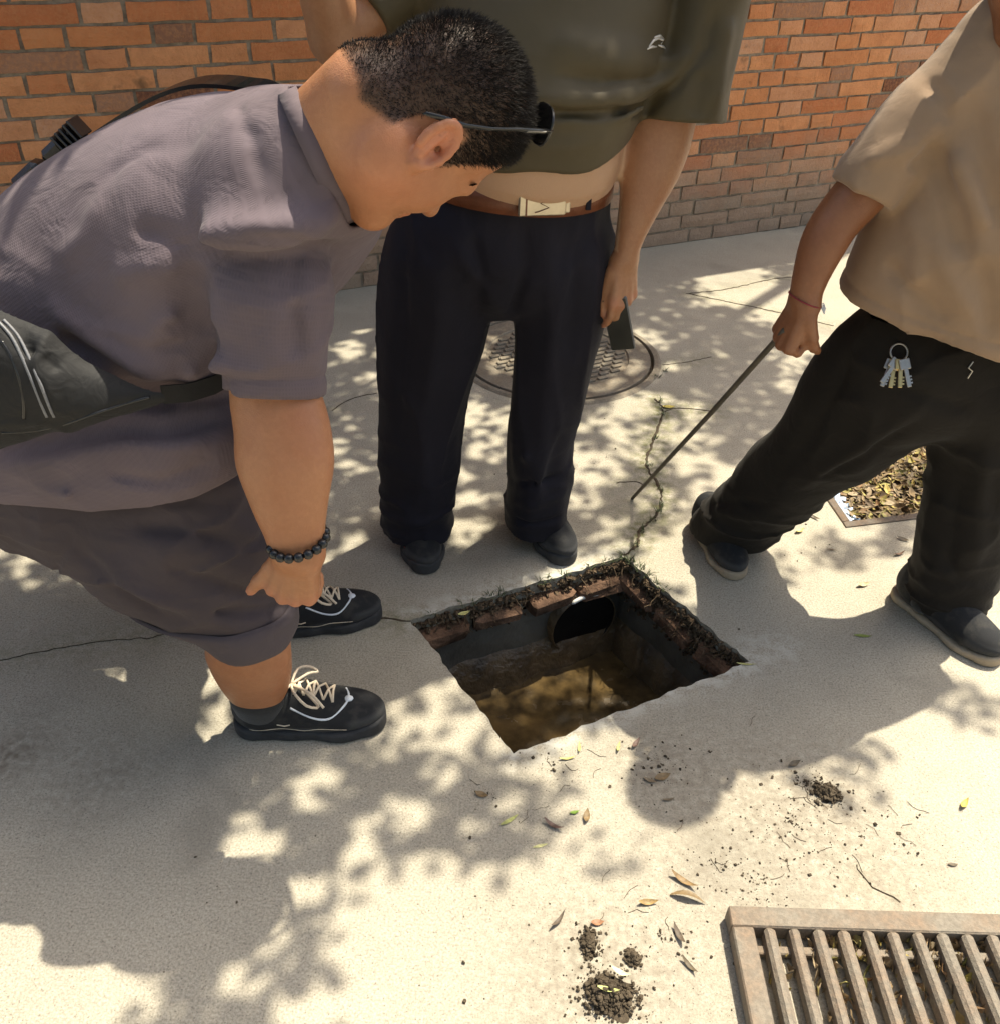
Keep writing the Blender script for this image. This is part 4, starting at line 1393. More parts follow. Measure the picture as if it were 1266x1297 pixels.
# collar band
cb = []
col_pts = [at(352, 108, 1.12), at(378, 140, 1.035), at(400, 190, .995), at(420, 240, 1.0), at(434, 275, 1.04)]
def shirt1_all(P):
    return shirt1(P)
sh1, Vs1 = sdf('t_shirt', shirt1_all, (-1.25, .85, .35), (.1, 1.65, 1.42), .0045, M_SHIRT1, P1)
_ds = sleeve(Vs1.astype(f32)); _dt = torso_s(Vs1.astype(f32))
_us, _vs = slv.coords(Vs1); _ut, _vt = torso_s.coords(Vs1)
_m = _ds < _dt
attr(sh1.data, 'grain_u', np.where(_m, _us, _ut)); attr(sh1.data, 'grain_v', np.where(_m, _vs, _vt))
# ribbed collar band hugging the neck
_cpts = []
for t in np.linspace(0, 2 * pi, 49):
    dv = _cb * cos(t) + _cc * sin(t); rs_ = np.linspace(.03, .16, 140); d_ = body1(np.array([nck_c + dv * q for q in rs_], f32)); i_ = int(np.argmax(d_ > .0055)); _cpts.append(nck_c + dv * (rs_[i_] if d_[i_] > 0 else .085))
_cpts = [Vector(sum((np.array(_cpts[(i + k3) % 48]) for k3 in (-2, -1, 0, 1, 2)), np.zeros(3)) / 5) for i in range(49)]
mb = MB(); mb.ribbon(_cpts, [nck_d] * 49, .012, .006); cb_ = mb.build('collar_band', M_SHIRT1, P1, True); attr(cb_.data, 'grain_u', np.zeros(len(cb_.data.vertices))); attr(cb_.data, 'grain_v', np.zeros(len(cb_.data.vertices)))
# --- shorts
M1a = tube([(at(-40, 560, 1.12), (0, 0, 1), .13, .15), st((20, 665), (300, 520), 1.13, .10), st((112, 732), (345, 628), 1.14, .098), st((205, 780), (362, 708), 1.165, .084), st((262, 800), (364, 766), 1.185, .068), st((272, 838), (364, 824), 1.205, .062)], k=.03)
M1b = tube([(at(-20, 520, 1.42), (0, 0, 1), .12, .14), (at(180, 590, 1.47), (0, 0, 1), .10, .105), (at(340, 665, 1.50), (0, 0, 1), .085, .09), (kneef.lerp(ank_f, .30), (0, 1, 0), .082, .082), (kneef.lerp(ank_f, .86), (0, 1, 0), .062, .062)], k=.03)
pelv = el(at(-80, 520, 1.29), (.17, .21, .17))
cuff = tube([st((226, 775), (397, 730), 1.18, .108), st((231, 812), (396, 785), 1.195, .106), st((238, 852), (391, 835), 1.21, .104)], n=7, k=.006)
cd = (at(318, 850, 1.21) - at(306, 790, 1.185)).normalized(); cp = at(315, 782, 1.205)
cin = tube([st((272, 822), (360, 806), 1.20, .056), st((268, 870), (362, 862), 1.23, .058)], k=.01)
cuf0 = at(306, 744, 1.185)
trou_b = U(.03, [M1a, M1b, pelv])
def shorts1f(P):
    d = trou_b(P) + vnoise(P, (.10, .07, .06)) * .005 - crease(P + vnoise(P, .1)[:, None] * .02, (.20, .10, .055)) * .009 - crease(P, (.07, .06, .03)) * .003
    c = np.maximum(cuff(P) + vnoise(P, .05) * .002, -((P - A3(cuf0)) @ A3(cd)))
    far = P[:, 1] > 1.36
    d = np.where(far, np.maximum(d, kneef.lerp(ank_f, .80).z - P[:, 2]), smax(d, (P - A3(cp)) @ A3(cd), .004))
    d = np.where(far, d, smax(d, -cin(P), .003))
    return d
def SP(px, py, Y=1.06): return at(px, py, Y)
PF = [([(180, 690), (260, 700), (345, 735)], .008, .012), ([(200, 720), (270, 735), (360, 765)], -.008, .012), ([(120, 720), (200, 760), (290, 790), (370, 785)], .008, .012), ([(170, 665), (240, 672), (300, 690)], -.006, .010), ([(230, 655), (255, 690)], .006, .006), ([(190, 640), (260, 650), (330, 680)], .006, .010), ([(215, 770), (300, 775), (365, 770)], -.008, .010), ([(90, 690), (140, 735), (210, 780)], -.006, .012), ([(270, 720), (320, 690), (350, 660)], -.006, .010)]
shorts1 = folds(shorts1f, [([on_f(shorts1f, *q, .75, 1.6, 0) for q in pts], h_, w_) for pts, h_, w_ in PF], 1.6)
sdf('shorts', shorts1, (-1.25, .90, .12), (-.1, 1.75, 1.0), .0045, M_SHORT1, P1)
# rolled cuff at the near knee
ca_ = cd.orthogonal().normalized(); cb2 = cd.cross(ca_)
def cuff_ring(c_, lift):
    out = []
    for t in np.linspace(0, 2 * pi, 56, endpoint=False):
        dv = ca_ * cos(t) + cb2 * sin(t); rs_ = np.linspace(.19, .02, 170); d_ = shorts1(np.array([c_ + dv * q for q in rs_], f32)); i_ = int(np.argmax(d_ < lift)); out.append(rs_[i_] if d_[i_] < lift else .09)
    out = np.array(out); out = (np.roll(out, 1) + out * 2 + np.roll(out, -1)) / 4
    return out
hts = [(-.066, .002), (-.064, .010), (-.045, .0115), (-.022, .011), (-.004, .010), (.004, .006), (.003, -.004)]
mb = MB(); r_mid = cuff_ring(cp - cd * .03, 0.0); r_low = cuff_ring(cp - cd * .008, 0.0); r_top = cuff_ring(cp - cd * .062, 0.0)
for h_, l_ in hts:
    f_ = min(1, max(0, (h_ + .064) / .06)); rr_ = r_top * (1 - f_) + r_low * f_
    for i, t in enumerate(np.linspace(0, 2 * pi, 56, endpoint=False)):
        mb.V.append(cp + cd * (h_ + .002 * sin(3 * t + h_ * 60)) + (ca_ * cos(t) + cb2 * sin(t)) * (rr_[i] + l_ + .0015 * sin(7 * t + h_ * 90)))
for j in range(len(hts) - 1):
    for i in range(56): mb.F.append([j * 56 + i, j * 56 + (i + 1) % 56, (j + 1) * 56 + (i + 1) % 56, (j + 1) * 56 + i])
mb.build('rolled_cuff', make_cloth('cuff_cloth', (0.078, 0.062, 0.068), sheen=.04, wrinkle=.004), P1, True)
# --- socks and shoes
sk, _ = sdf('sock', tube([st((289, 882), (369, 878), 1.243, .050), st((299, 899), (369, 896), 1.252, .044), (ank_n, (0, 1, 0), .042, .042), (ank_n + Vector((0, 0, -.03)), (0, 1, 0), .042, .042)], k=.01), ank_n + Vector((-.08, -.08, -.08)), ank_n + Vector((.09, .08, .16)), .004, M_SOCK, P1)
for heel, toe in ((Vector((-.512, 1.248, 0)), Vector((-.214, 1.268, 0))), (Vector((-.535, 1.52, 0)), Vector((-.262, 1.590, 0)))):
    so, upL, Vsh = build_shoe(P1, heel, toe, 'sneaker', (M_SHOE, M_SOLE))
    # toe and heel overlays, laces, trims (drawn on the upper)
    def on(x, y, off=.002):
        """point on the shoe surface above local x,y"""
        P = np.array([upL.w((x, y, z)) for z in np.linspace(.16, .0, 90)], f32)
        d = upL(P); i = int(np.argmax(d < 0))
        return Vector(P[i]) + Vector((0, 0, off))
    sd_ = -1
    mb = MB()
    xs = (.118, .135, .152, .169, .185)
    for i, x in enumerate(xs):
        a = on(x, -.020); b = on(x, .020); m_ = on(x, 0, .004)
        if i % 2 == 0: mb.tube([a, on(x, -.01, .003), m_, on(x, .01, .003), b], .0026, 6)
        if i + 1 < len(xs):
            mb.tube([on(x, -.020), on(x + .008, 0, .005), on(xs[i + 1], .020)], .0024, 6)
            mb.tube([on(x, .020), on(x + .008, 0, .005), on(xs[i + 1], -.020)], .0024, 6)
    bow = on(.112, -.004, .006)
    for pts in ([(.0, -.0, .0), (.012, -.035, .012), (.035, -.052, -.004), (.055, -.044, -.018), (.045, -.03, -.012), (.02, -.012, .004), (0, 0, 0)],
                [(.0, .0, .0), (-.012, -.024, .004), (-.030, -.040, -.012), (-.034, -.046, -.022)],
                [(.0, .0, .0), (.01, .03, .012), (.03, .048, .0), (.045, .045, -.012), (.03, .025, .004), (0, 0, 0)],
                [(.0, .0, .0), (.04, -.03, .006), (.066, -.047, -.016)]):
        W = [bow + Vector(np.array(upL.M) @ np.array(q)) for q in pts]
        mb.tube([Vector(q) for q in catmull([tuple(w_) for w_ in W], 16)], .0027, 6)
    mb.build('laces', M_LACE, so, True)
    mb = MB()
    arc = [on(.112, -.036, .0008), on(.150, -.041, .0008), on(.180, -.040, .0008), on(.205, -.022, .001), on(.212, 0, .001), on(.205, .022, .001)]
    mb.tube([Vector(q) for q in catmull([tuple(q) for q in arc], 24)], .0022, 6)
    mb.ball(on(.212, -.006, .0), .009, 8, None, (.010, .009, .004))
    zz = [on(.03 + .028 * i, -.038, .0) for i in range(6)]
    mb.build('white_piping', M_WHITE, so, True)
    mb = MB(); wz = []
    for i in range(22):
        x = .03 + i * .0085; z = .030 + .006 * math.exp(-((x - .155) / .02) ** 2) - .004 * sin(x * 60)
        P = np.array([upL.w((x, y, z)) for y in np.linspace(-.075, -.01, 120)], f32); d = upL(P); j = int(np.argmax(d < 0)); wz.append(Vector(P[j]))
    mb.tube(wz, .0011, 5)
    lg = [upL.w((.085, -.0425, .048)), upL.w((.098, -.0428, .044)), upL.w((.108, -.0422, .046))]
    mb.tube(lg, .0014, 5)
    a = upL.w((.004, 0, .07)); mb.tube([a, upL.w((-.008, 0, .092)), upL.w((.006, 0, .098))], .0045, 6)
    mb.build('cream_trim', M_LACE, so, True)

# ------------------------------------------------------------------ things the bending man wears or carries
# sunglasses pushed up on his head
sg = empty('sunglasses', tuple(head1.w((.1, 0, .2))), 'dark sunglasses pushed up on the bending man\'s head', 'sunglasses')
mb = MB()
for s_ in (-1, 1):
    T = [(.054, s_ * .066, .246), (.040, s_ * .077, .230), (.022, s_ * .085, .208), (.002, s_ * .0905, .176), (-.018, s_ * .0925, .148), (-.038, s_ * .0925, .128), (-.050, s_ * .0905, .114)]
    W = [head1.w(q) for q in T]; sd2 = [head1.w((q[0], q[1], q[2] + .01)) - head1.w(q) for q in T]
    m2 = MB(); m2.ribbon(W, sd2, [.0042, .0042, .0032, .0034, .0042, .0046, .003], .0032)
    m2.build('temple_arm', M_BLACKP, sg, True)
    m2 = MB(); T2 = [(.046, s_ * .0755, .238), (.038, s_ * .0795, .228), (.030, s_ * .0835, .216)]
    m2.ribbon([head1.w(q) for q in T2], [head1.w((q[0], q[1], q[2] + .01)) - head1.w(q) for q in T2], .0014, .0012)
    m2.build('steel_inlay', M_STEEL, sg)
    L_ = MB(); cl = Vector((.058, s_ * .035, .247))
    n = 20; ring = []
    for i in range(n):
        th = 2 * pi * i / n
        y = .031 * cos(th) * abs(cos(th)) ** -.25 if abs(cos(th)) > .02 else 0; z = .021 * sin(th)
        ring.append((cl.x - .010 * (abs(cl.y + y) / .07) ** 2 - .85 * z + .004, cl.y + y, cl.z + z * .65))
    L_.V = [head1.w(q) for q in ring] + [head1.w((q[0] - .003, q[1], q[2])) for q in ring]
    L_.F = [list(range(n)), list(range(2 * n - 1, n - 1, -1))] + [[i, (i + 1) % n, n + (i + 1) % n, n + i] for i in range(n)]
    L_.build('lens', M_BLACKP, sg)
    fr = MB(); fr.tube([head1.w(q) for q in ring] + [head1.w(ring[0])], .0022, 6)
    fr.build('rim', M_BLACKP, sg, True)
# bead bracelet
br = empty('bead_bracelet', tuple(at(378, 700, .97)), 'black bead bracelet round the bending man\'s wrist', 'bracelet')
wc = at(378, 688, 1.003); ax1 = (at(412, 684, 1.003) - at(341, 692, 1.003)); ax1n = ax1.normalized(); wdir = (at(378, 740, 1.015) - at(374, 650, 1.0)).normalized()
ax2 = wdir.cross(ax1n).normalized()
if ax2.y > 0: ax2 = -ax2
bead_me = None
for i in range(18):
    th = 2 * pi * i / 18
    c = wc + ax1n * cos(th) * .040 + ax2 * sin(th) * .034 + wdir * (.012 * sin(th) - .004)
    if bead_me is None:
        m2 = MB(); m2.ball((0, 0, 0), .0076, 12); bead_me = mesh_from('bead', m2.V, m2.F); bead_me.materials.append(M_BLACKP)
        bead_me.polygons.foreach_set('use_smooth', [True] * len(bead_me.polygons))
    o = bpy.data.objects.new('bead', bead_me); COL.objects.link(o); o.parent = br; o.location = c - Vector(br.location)
# waist bag and its straps
bag = empty('waist_bag', tuple(at(40, 560, 1.0)), 'black nylon waist bag slung at the bending man\'s hip', 'bag')
def BP(px, py, Y=.93): return at(px, py, Y)
bg_b = tube([st((-130, 380), (-110, 575), .985, .06), st((-40, 375), (-30, 565), .965, .062), st((40, 405), (40, 555), .96, .054), st((105, 455), (110, 540), .965, .036), st((175, 488), (180, 520), .975, .016), st((205, 495), (207, 508), .98, .006)], k=.02)
bgf = folds(lambda P: bg_b(P) + vnoise(P, .05) * .004 - crease(P, (.07, .05, .06)) * .007, [([BP(0, 420), BP(18, 455), BP(32, 500), BP(38, 530)], .010, .011), ([BP(18, 400), BP(45, 455), BP(62, 520)], -.010, .008), ([BP(0, 455), BP(15, 490), BP(10, 525)], -.010, .009), ([BP(75, 470), BP(55, 450)], -.006, .008), ([BP(0, 535), BP(70, 536), BP(150, 508)], -.005, .005)])
bgf_ = bgf
bgo, _ = sdf('bag_body', bgf, (-1.1, .82, .55), (-.3, 1.1, 1.05), .004, M_BAG, bag)
M_ZIP = m_simple('zip_teeth', (0.16, 0.16, 0.17), .5, .2, 300)
mb = MB(); zp = [(0, 405), (18, 425), (32, 452), (46, 485), (58, 515), (64, 528)]
for dx in (-4.5, 4.5):
    W = [on_f(bgf, x + dx, y) for x, y in zp]; mb.tube([Vector(q) for q in catmull([tuple(w_) for w_ in W], 40)], .0022, 5)
mb.build('zip', M_ZIP, bag, True)
mb = MB(); W = [on_f(bgf, x, y, .8, 1.5, .0) for x, y in ((2, 548), (40, 546), (80, 538), (120, 524), (160, 511), (190, 503))]; mb.tube([Vector(q) for q in catmull([tuple(w_) for w_ in W], 30)], .0026, 6); mb.build('piping', M_BLACKP, bag, True)
mb = MB(); W = [on_f(bgf, x, y, .8, 1.5, .0) for x, y in ((2, 432), (14, 452), (24, 478), (30, 508), (30, 530))]; mb.tube([Vector(q) for q in catmull([tuple(w_) for w_ in W], 24)], .003, 6); mb.build('pocket_seam', M_BLACKP, bag, True)
belt_pts = [(205, 500), (240, 497), (270, 488), (296, 474)]
mb = MB(); W = [at(x, y, .995 + .02 * i) for i, (x, y) in enumerate(belt_pts)]
mb.ribbon(W, [Vector((0, 0, 1))] * 4, .014, .003); mb.build('belt_strap', M_BAG, bag)
# shoulder strap across the far side of the back, with buckles
mb = MB(); W = [at(-60, 330, 1.30), at(5, 278, 1.30), at(40, 228, 1.31), at(100, 184, 1.32), at(190, 126, 1.33), at(250, 104, 1.33), at(310, 106, 1.33), at(350, 118, 1.37), at(400, 190, 1.40)]
K = [Vector(q) for q in catmull([tuple(w_) for w_ in W], 36)]
sdv = [Vector((.25, .9, .1))] * 36
mb.ribbon(K, sdv, .024, .006); mb.build('shoulder_strap', M_BLACKP, bag)
mb = MB(); ang = math.atan2(at(95, 172, 1.31).z - at(25, 240, 1.31).z, at(95, 172, 1.31).x - at(25, 240, 1.31).x); Mb = Matrix.Rotation(-ang, 3, 'Y')
for px, py, sx in ((38, 222, .062), (72, 190, .045), (92, 172, .022)):
    mb.box(at(px, py, 1.305), (sx, .04, .026), Mb, bev=.008)
for i in range(5): mb.box(at(80 + i * 5, 180 - i * 5, 1.30), (.004, .042, .030), Mb, bev=.001)
mb.build('buckle', M_BLACKP, bag)

# ================================================================== standing man
at = _at0
def ring_st(x, y, z, a, b): return ((x, y, z), (0, 1, 0), a, b)      # horizontal ellipse: a across x, b along y
P2 = empty('person', (.0, 1.90, 0), 'standing man in olive shirt hitched above his belly and dark trousers', 'person')
t2 = [ring_st(.035, 1.84, .955, .178, .168), ring_st(.036, 1.838, 1.02, .190, .182), ring_st(.045, 1.842, 1.10, .202, .180), ring_st(.055, 1.86, 1.19, .212, .160), ring_st(.062, 1.88, 1.28, .215, .135), ring_st(.066, 1.895, 1.355, .185, .105), ring_st(.068, 1.90, 1.405, .10, .075)]
tors2 = tube(t2, k=.03)
hd2 = Local(Vector((.060, 1.885, 1.440)), frame((-.15, -1, -.42), (-.05, -.38, 1)), 1.0, head_local(fat=1.12))
neck2 = rc((.066, 1.905, 1.34), hd2.w((-.03, 0, .06)), .066, .062)
belly2 = tube([ring_st(.022, 1.86, .82, .11, .09), ring_st(.022, 1.86, .88, .140, .105), ring_st(.026, 1.848, .930, .168, .140), ring_st(.032, 1.836, .968, .178, .166), ring_st(.036, 1.836, 1.03, .178, .170)], k=.03)
arm2 = tube([(Vector((.262, 1.90, 1.31)), (1, 0, 0), .055, .055), st((846, 60), (912, 60), 1.87, .050), st((800, 140), (884, 143), 1.845, .048), st((788, 180), (874, 182), 1.835, .046), st((785, 215), (860, 218), 1.825, .043), st((783, 255), (838, 257), 1.815, .037), st((779, 295), (817, 298), 1.805, .030), st((777, 325), (806, 327), 1.80, .0235)], k=.02)
w2 = at(791, 332, 1.80)
hand2, hi2, kn2 = hand_parts(w2, at(789, 392, 1.785) - w2, Vector((.55, -.80, .25)), Vector((-1, -.35, 0)), .90, (.25, .35, .3), .0, thumb=((.95, .15, .30), (1, .05, .18), (1, -.02, .10)),
                             curls=[(.30, .35, .25), (.45, .45, .3), (.55, .5, .4), (.6, .5, .4)])
el2 = at(425, 50, 1.80); wr2 = at(384, -120, 1.70)
arm2r = tube([(Vector((-.135, 1.90, 1.31)), (1, 0, 0), .055, .055), (Vector((-.135, 1.90, 1.31)).lerp(el2, .55), (1, 0, 0), .050, .052), (el2, (1, 0, 0), .042, .044)], k=.02)
fore2 = tube([(el2, (1, 0, 0), .041, .043), (el2.lerp(wr2, .3), (1, 0, 0), .042, .044), (el2.lerp(wr2, .75), (1, 0, 0), .032, .034), (wr2, (1, 0, 0), .024, .028)], k=.02)
hand2r, _, _ = hand_parts(wr2, hd2.w((.10, 0, .05)) - wr2, Vector((-.6, -.6, .3)), Vector((0, .5, 1)), .90, (.5, .7, .4))
sh2 = [el2, wr2]
core2 = U(.04, [chain([(.02, 1.87, .80), (.04, 1.87, 1.1), (.066, 1.905, 1.34)], [.07, .07, .06]), rc((.066, 1.905, 1.34), (.262, 1.90, 1.31), .055, .052), rc((.066, 1.905, 1.34), (-.135, 1.90, 1.31), .055, .052)])
an2l = Vector((-.225, 1.935, .075)); an2r = Vector((.085, 1.985, .075))
leg2 = U(.03, [chain([(-.08, 1.87, .74), (-.15, 1.88, .42), an2l], [.075, .06, .036]), chain([(.10, 1.87, .74), (.11, 1.90, .42), an2r], [.075, .06, .036]), rc((.02, 1.87, .80), (-.08, 1.87, .74), .07, .07), rc((.02, 1.87, .80), (.10, 1.87, .74), .07, .07)])
body2 = U(.022, [hd2, neck2, belly2, arm2, hand2, arm2r, fore2, hand2r, core2, leg2])
Vb, Qb = nets(body2, (-.55, 1.5, .04), (.45, 2.12, 1.70), .0048, 1)
o = link('body', mesh_np('body', Vb, Qb), M_SKIN2, P2, True)
Lh = hd2.loc(Vb); nh = np.linalg.norm(Lh - np.array((0, 0, .12)), axis=1) < .19
hm = hair_mask_local(Lh) * nh
red = np.zeros(len(Vb))
for K in list(kn2) + [hi2['thumb'], hi2[0], hi2[1]]: red = np.maximum(red, .8 * np.exp(-np.sum((Vb - np.array(K)) ** 2, 1) / .014 ** 2))
pale = .75 * ((np.abs(Vb[:, 0] - .03) < .2) & (Vb[:, 2] > .8) & (Vb[:, 2] < 1.1) & (Vb[:, 1] < 2.05) & (Vb[:, 0] < .215)).astype(float)
merge_attr(o, hairy=hm * .9, red=red, pale=pale)
hair_blades('hair', hd2, Vb, vnormals(Vb, Qb), hm, 5000, lambda L, m: .008 + .008 * m, P2, M_HAIR)
# shirt
slv2 = tube([(Vector((.20, 1.895, 1.36)), (1, 0, 0), .09, .085), st((846, -60), (946, -45), 1.885, .082), st((836, 60), (933, 60), 1.862, .078), st((814, 120), (922, 125), 1.845, .074), st((795, 158), (914, 162), 1.84, .072)], k=.02)
sl2d = (at(868, 190, 1.835) - at(882, 60, 1.865)).normalized(); sl2p = at(862, 150, 1.84)
sl2i = tube([st((815, 140), (896, 143), 1.84, .054), st((800, 190), (890, 195), 1.83, .056)], k=.01)
slv2r = tube([(Vector((-.07, 1.895, 1.36)), (1, 0, 0), .09, .085), (Vector((-.135, 1.90, 1.31)).lerp(el2, .3), (1, 0, 0), .068, .072), (Vector((-.135, 1.90, 1.31)).lerp(el2, .72), (1, 0, 0), .062, .062)], k=.02)
s2d = (el2 - Vector((-.135, 1.90, 1.31))).normalized(); s2p = Vector((-.135, 1.90, 1.31)).lerp(el2, .70)
def shirt2f(P):
    d = tors2(P)
    hem = .975 + .03 * np.clip(np.abs(P[:, 0] - .03) / .2, 0, 1) ** 2 + .006 * np.sin(P[:, 0] * 34)
    a = slv2(P); a = np.maximum(a, (P - A3(sl2p)) @ A3(sl2d)); a = smax(a, -sl2i(P), .004)
    b = slv2r(P); b = np.maximum(b, (P - A3(s2p)) @ A3(s2d))
    d = smax(d, hem - P[:, 2], .006)
    d = smin(smin(d, a, .02), b, .03)
    d = smax(d, -rc((.066, 1.905, 1.36), hd2.w((-.02, 0, .08)), .072, .068)(P), .006)
    return d + vnoise(P, (.13, .13, .10)) * .005 - crease(P + vnoise(P, .15)[:, None] * .03, (.20, .16, .11)) * .005
def Q2(px, py, off=.0):
    return on_f(shirt2f, px, py, 1.5, 2.1, off)
f2 = []
for pts, hgt, wid in (([(640, 118), (700, 128), (760, 128), (820, 112), (858, 90), (885, 72)], .016, .013), ([(640, 137), (700, 141), (770, 140), (820, 128), (852, 106)], -.022, .009), ([(640, 128), (720, 135), (790, 128), (845, 100)], .010, .007),
                      ([(645, 150), (720, 152), (790, 146), (835, 128)], .010, .008), ([(700, 145), (770, 146), (820, 138), (848, 118)], -.012, .006),
                      ([(730, 70), (780, 78), (830, 82), (880, 68)], .008, .014), ([(700, 95), (760, 104), (820, 100), (870, 82)], -.007, .012), ([(690, 55), (760, 60), (820, 66)], .006, .016), ([(660, 180), (720, 186), (770, 172)], .004, .012),
                      ([(905, 10), (893, 60), (862, 98), (848, 122)], -.010, .009), ([(925, 20), (912, 80), (905, 140)], .008, .014), ([(890, 90), (884, 120), (878, 150)], -.005, .012)):
    f2.append(([Q2(*q) for q in pts], hgt * 1.35, wid))
shirt2 = folds(shirt2f, f2)
sdf('shirt', shirt2, (-.45, 1.55, .93), (.48, 2.10, 1.46), .0052, M_SHIRT2, P2)
# little silver emblem on the chest
M_SILV = m_simple('silver_print', (0.62, 0.58, 0.52), .4, .2, 200, metal=.4)
mb = MB()
for pts in (((-10, 6), (-4, -2), (2, -5), (8, -3), (5, 3)), ((-12, 9), (-6, 6), (0, 6)), ((2, 4), (8, 6), (11, 9)), ((-3, -6), (4, -8), (9, -4))):
    W = [on_f(shirt2, 831 + x, 53 + y, 1.5, 2.0, .001) for x, y in pts]
    mb.tube(W, [.0012] + [.0026] * (len(W) - 2) + [.0012], 6)
o = mb.build('chest_emblem', M_SILV, P2, True)
# trousers
wst2 = tube([ring_st(.022, 1.850, .91, .166, .142), ring_st(.012, 1.858, .85, .182, .147), ((-.020, 1.865, .78), (0, 1, 0), .222, .150), ((-.022, 1.866, .765), (0, 1, 0), .215, .13)], k=.03)
tl2 = tube([st((486, 325), (642, 335), 1.866, .135), st((482, 400), (620, 405), 1.866, .115), st((482, 440), (607, 445), 1.866, .108), st((483, 480), (596, 485), 1.866, .10), st((484, 560), (579, 562), 1.872, .09), st((487, 620), (574, 625), 1.876, .088), st((490, 668), (573, 678), 1.878, .090), st((497, 700), (568, 706), 1.885, .085)], k=.025)
tr2 = tube([st((630, 320), (776, 315), 1.866, .135), st((646, 400), (766, 395), 1.866, .115), st((649, 440), (755, 430), 1.868, .108), st((646, 480), (743, 475), 1.874, .10), st((640, 560), (723, 555), 1.89, .09), st((641, 610), (722, 605), 1.90, .088), st((640, 650), (717, 648), 1.91, .090), st((650, 684), (713, 676), 1.915, .085)], k=.025)
tr2u = U(.014, [wst2, tl2, tr2])
def trou2f(P):
    d = tr2u(P)
    low = np.clip((.45 - P[:, 2]) / .3, 0, 1)
    d = d + vnoise(P, (.06, .06, .22)) * .008 - crease(P, (.07, .07, .30)) * .007 - crease(P + vnoise(P, .08)[:, None] * .02, (.13, .13, .05)) * .008 * low
    d = np.maximum(d, .045 + .015 * (P[:, 1] - 1.85) - P[:, 2])
    d = np.maximum(d, P[:, 2] - .902)
    return d
def T2(px, py): return on_f(trou2f, px, py, 1.5, 2.15, 0)
f3 = []
for pts, hgt, wid in (([(560, 300), (556, 400), (540, 520), (530, 640)], .012, .016), ([(660, 280), (664, 340), (645, 400)], -.014, .014), ([(690, 280), (700, 400), (690, 520), (680, 640)], .014, .014), ([(725, 300), (728, 380), (722, 460)], -.008, .014), ([(600, 290), (610, 360), (600, 420)], -.010, .016), ([(520, 300), (512, 420), (505, 560)], -.008, .018),
                      ([(640, 570), (665, 580), (705, 574)], .010, .010), ([(640, 600), (670, 612), (712, 600)], -.010, .010), ([(642, 630), (670, 640), (708, 628)], .010, .010), ([(650, 655), (680, 664), (712, 652)], -.008, .009), ([(500, 655), (530, 664), (565, 652)], .008, .010), ([(575, 300), (590, 330), (640, 395)], .008, .012), ([(745, 310), (700, 370), (650, 400)], .007, .012)):
    f3.append(([T2(*q) for q in pts], hgt, wid))
trou2 = folds(trou2f, f3)
sdf('trousers', trou2, (-.40, 1.60, .0), (.36, 2.15, .93), .0058, M_TROU2, P2)
# belt
M_LEATH = m_simple('brown_leather', (0.145, 0.045, 0.018), .45, .25, 30, .001, 200)
M_BUCK = m_simple('pale_gold', (0.52, 0.45, 0.34), .34, .12, 40, metal=.85)
belt = MB(); n = 64; pts = []; sd3 = []
for i in range(n + 1):
    th = 2 * pi * i / n - pi / 2
    pts.append(Vector((.022 + .178 * cos(th), 1.850 + .154 * sin(th), .913 + .004 * sin(th * 2)))); sd3.append((0, 0, 1))
belt.ribbon(pts, sd3, .0205, .004)
blt = belt.build('belt', M_LEATH, P2, True)
def ring_pt(px, py, off=0):
    best = None
    for y in np.linspace(1.6, 1.85, 300):
        q = at(px, py, y)
        if ((q.x - .022) / .180) ** 2 + ((q.y - 1.850) / .156) ** 2 < 1: return q - Vector((0, off, 0))
    return at(px, py, 1.72)
mb = MB(); c0 = ring_pt(686, 257, .004); e1 = (ring_pt(712, 254) - ring_pt(662, 259)); ang = math.atan2(e1.y, e1.x)
Mz = Matrix.Rotation(ang, 3, 'Z')
mb.box(c0, (.088, .009, .043), Mz, bev=.0025); bk = mb.build('buckle', M_BUCK, P2)
mb = MB()
c1 = ring_pt(718, 252, .004); mb.box(c1, (.010, .010, .046), Mz, bev=.002); mb.build('keeper', M_BUCK, P2)
mb = MB()
for dx in (-.030,): mb.box(c0 + Mz @ Vector((dx, -.0049, 0)), (.003, .001, .042), Mz)
sq = [(-.010, -.0052, .014), (.008, -.0052, .011), (-.004, -.0052, .002), (.012, -.0052, -.006), (-.008, -.0052, -.013), (-.014, -.0052, -.014)]
mb.tube([c0 + Mz @ Vector(q) for q in sq], .0011, 5)
mb.build('engraving', M_LEATH, bk)
mb = MB(); mb.box(ring_pt(745, 250, .003), (.010, .006, .044), Mz, bev=.001); mb.build('belt_loop', M_TROU2, P2)
# shoes
for heel, toe in ((Vector((-.250, 2.005, 0)), Vector((-.168, 1.738, 0))), (Vector((.060, 2.050, 0)), Vector((.172, 1.790, 0)))):
    so, upL, _ = build_shoe(P2, heel, toe, 'slipon', (M_SHOE, M_SUEDE))
    mb = MB(); pts = []
    for i in range(13):
        th = -1.35 + 2.7 * i / 12
        pts.append(upL.w((.19 + .066 * cos(th), .0405 * sin(th), .034)))
    mb.tube(pts, .0105, 8); mb.build('toe_cap', M_SUEDE, so, True)
    mb = MB(); mb.tube([upL.w((.205, -.043, .040)), upL.w((.226, -.037, .040)), upL.w((.236, -.029, .040))], .0036, 6); mb.build('red_flash', M_RED, so)
    mb = MB(); mb.tube([upL.w((.12, -.03, .082)), upL.w((.135, 0, .090)), upL.w((.12, .03, .082))], .006, 6); mb.build('tongue_edge', M_SUEDE, so, True)
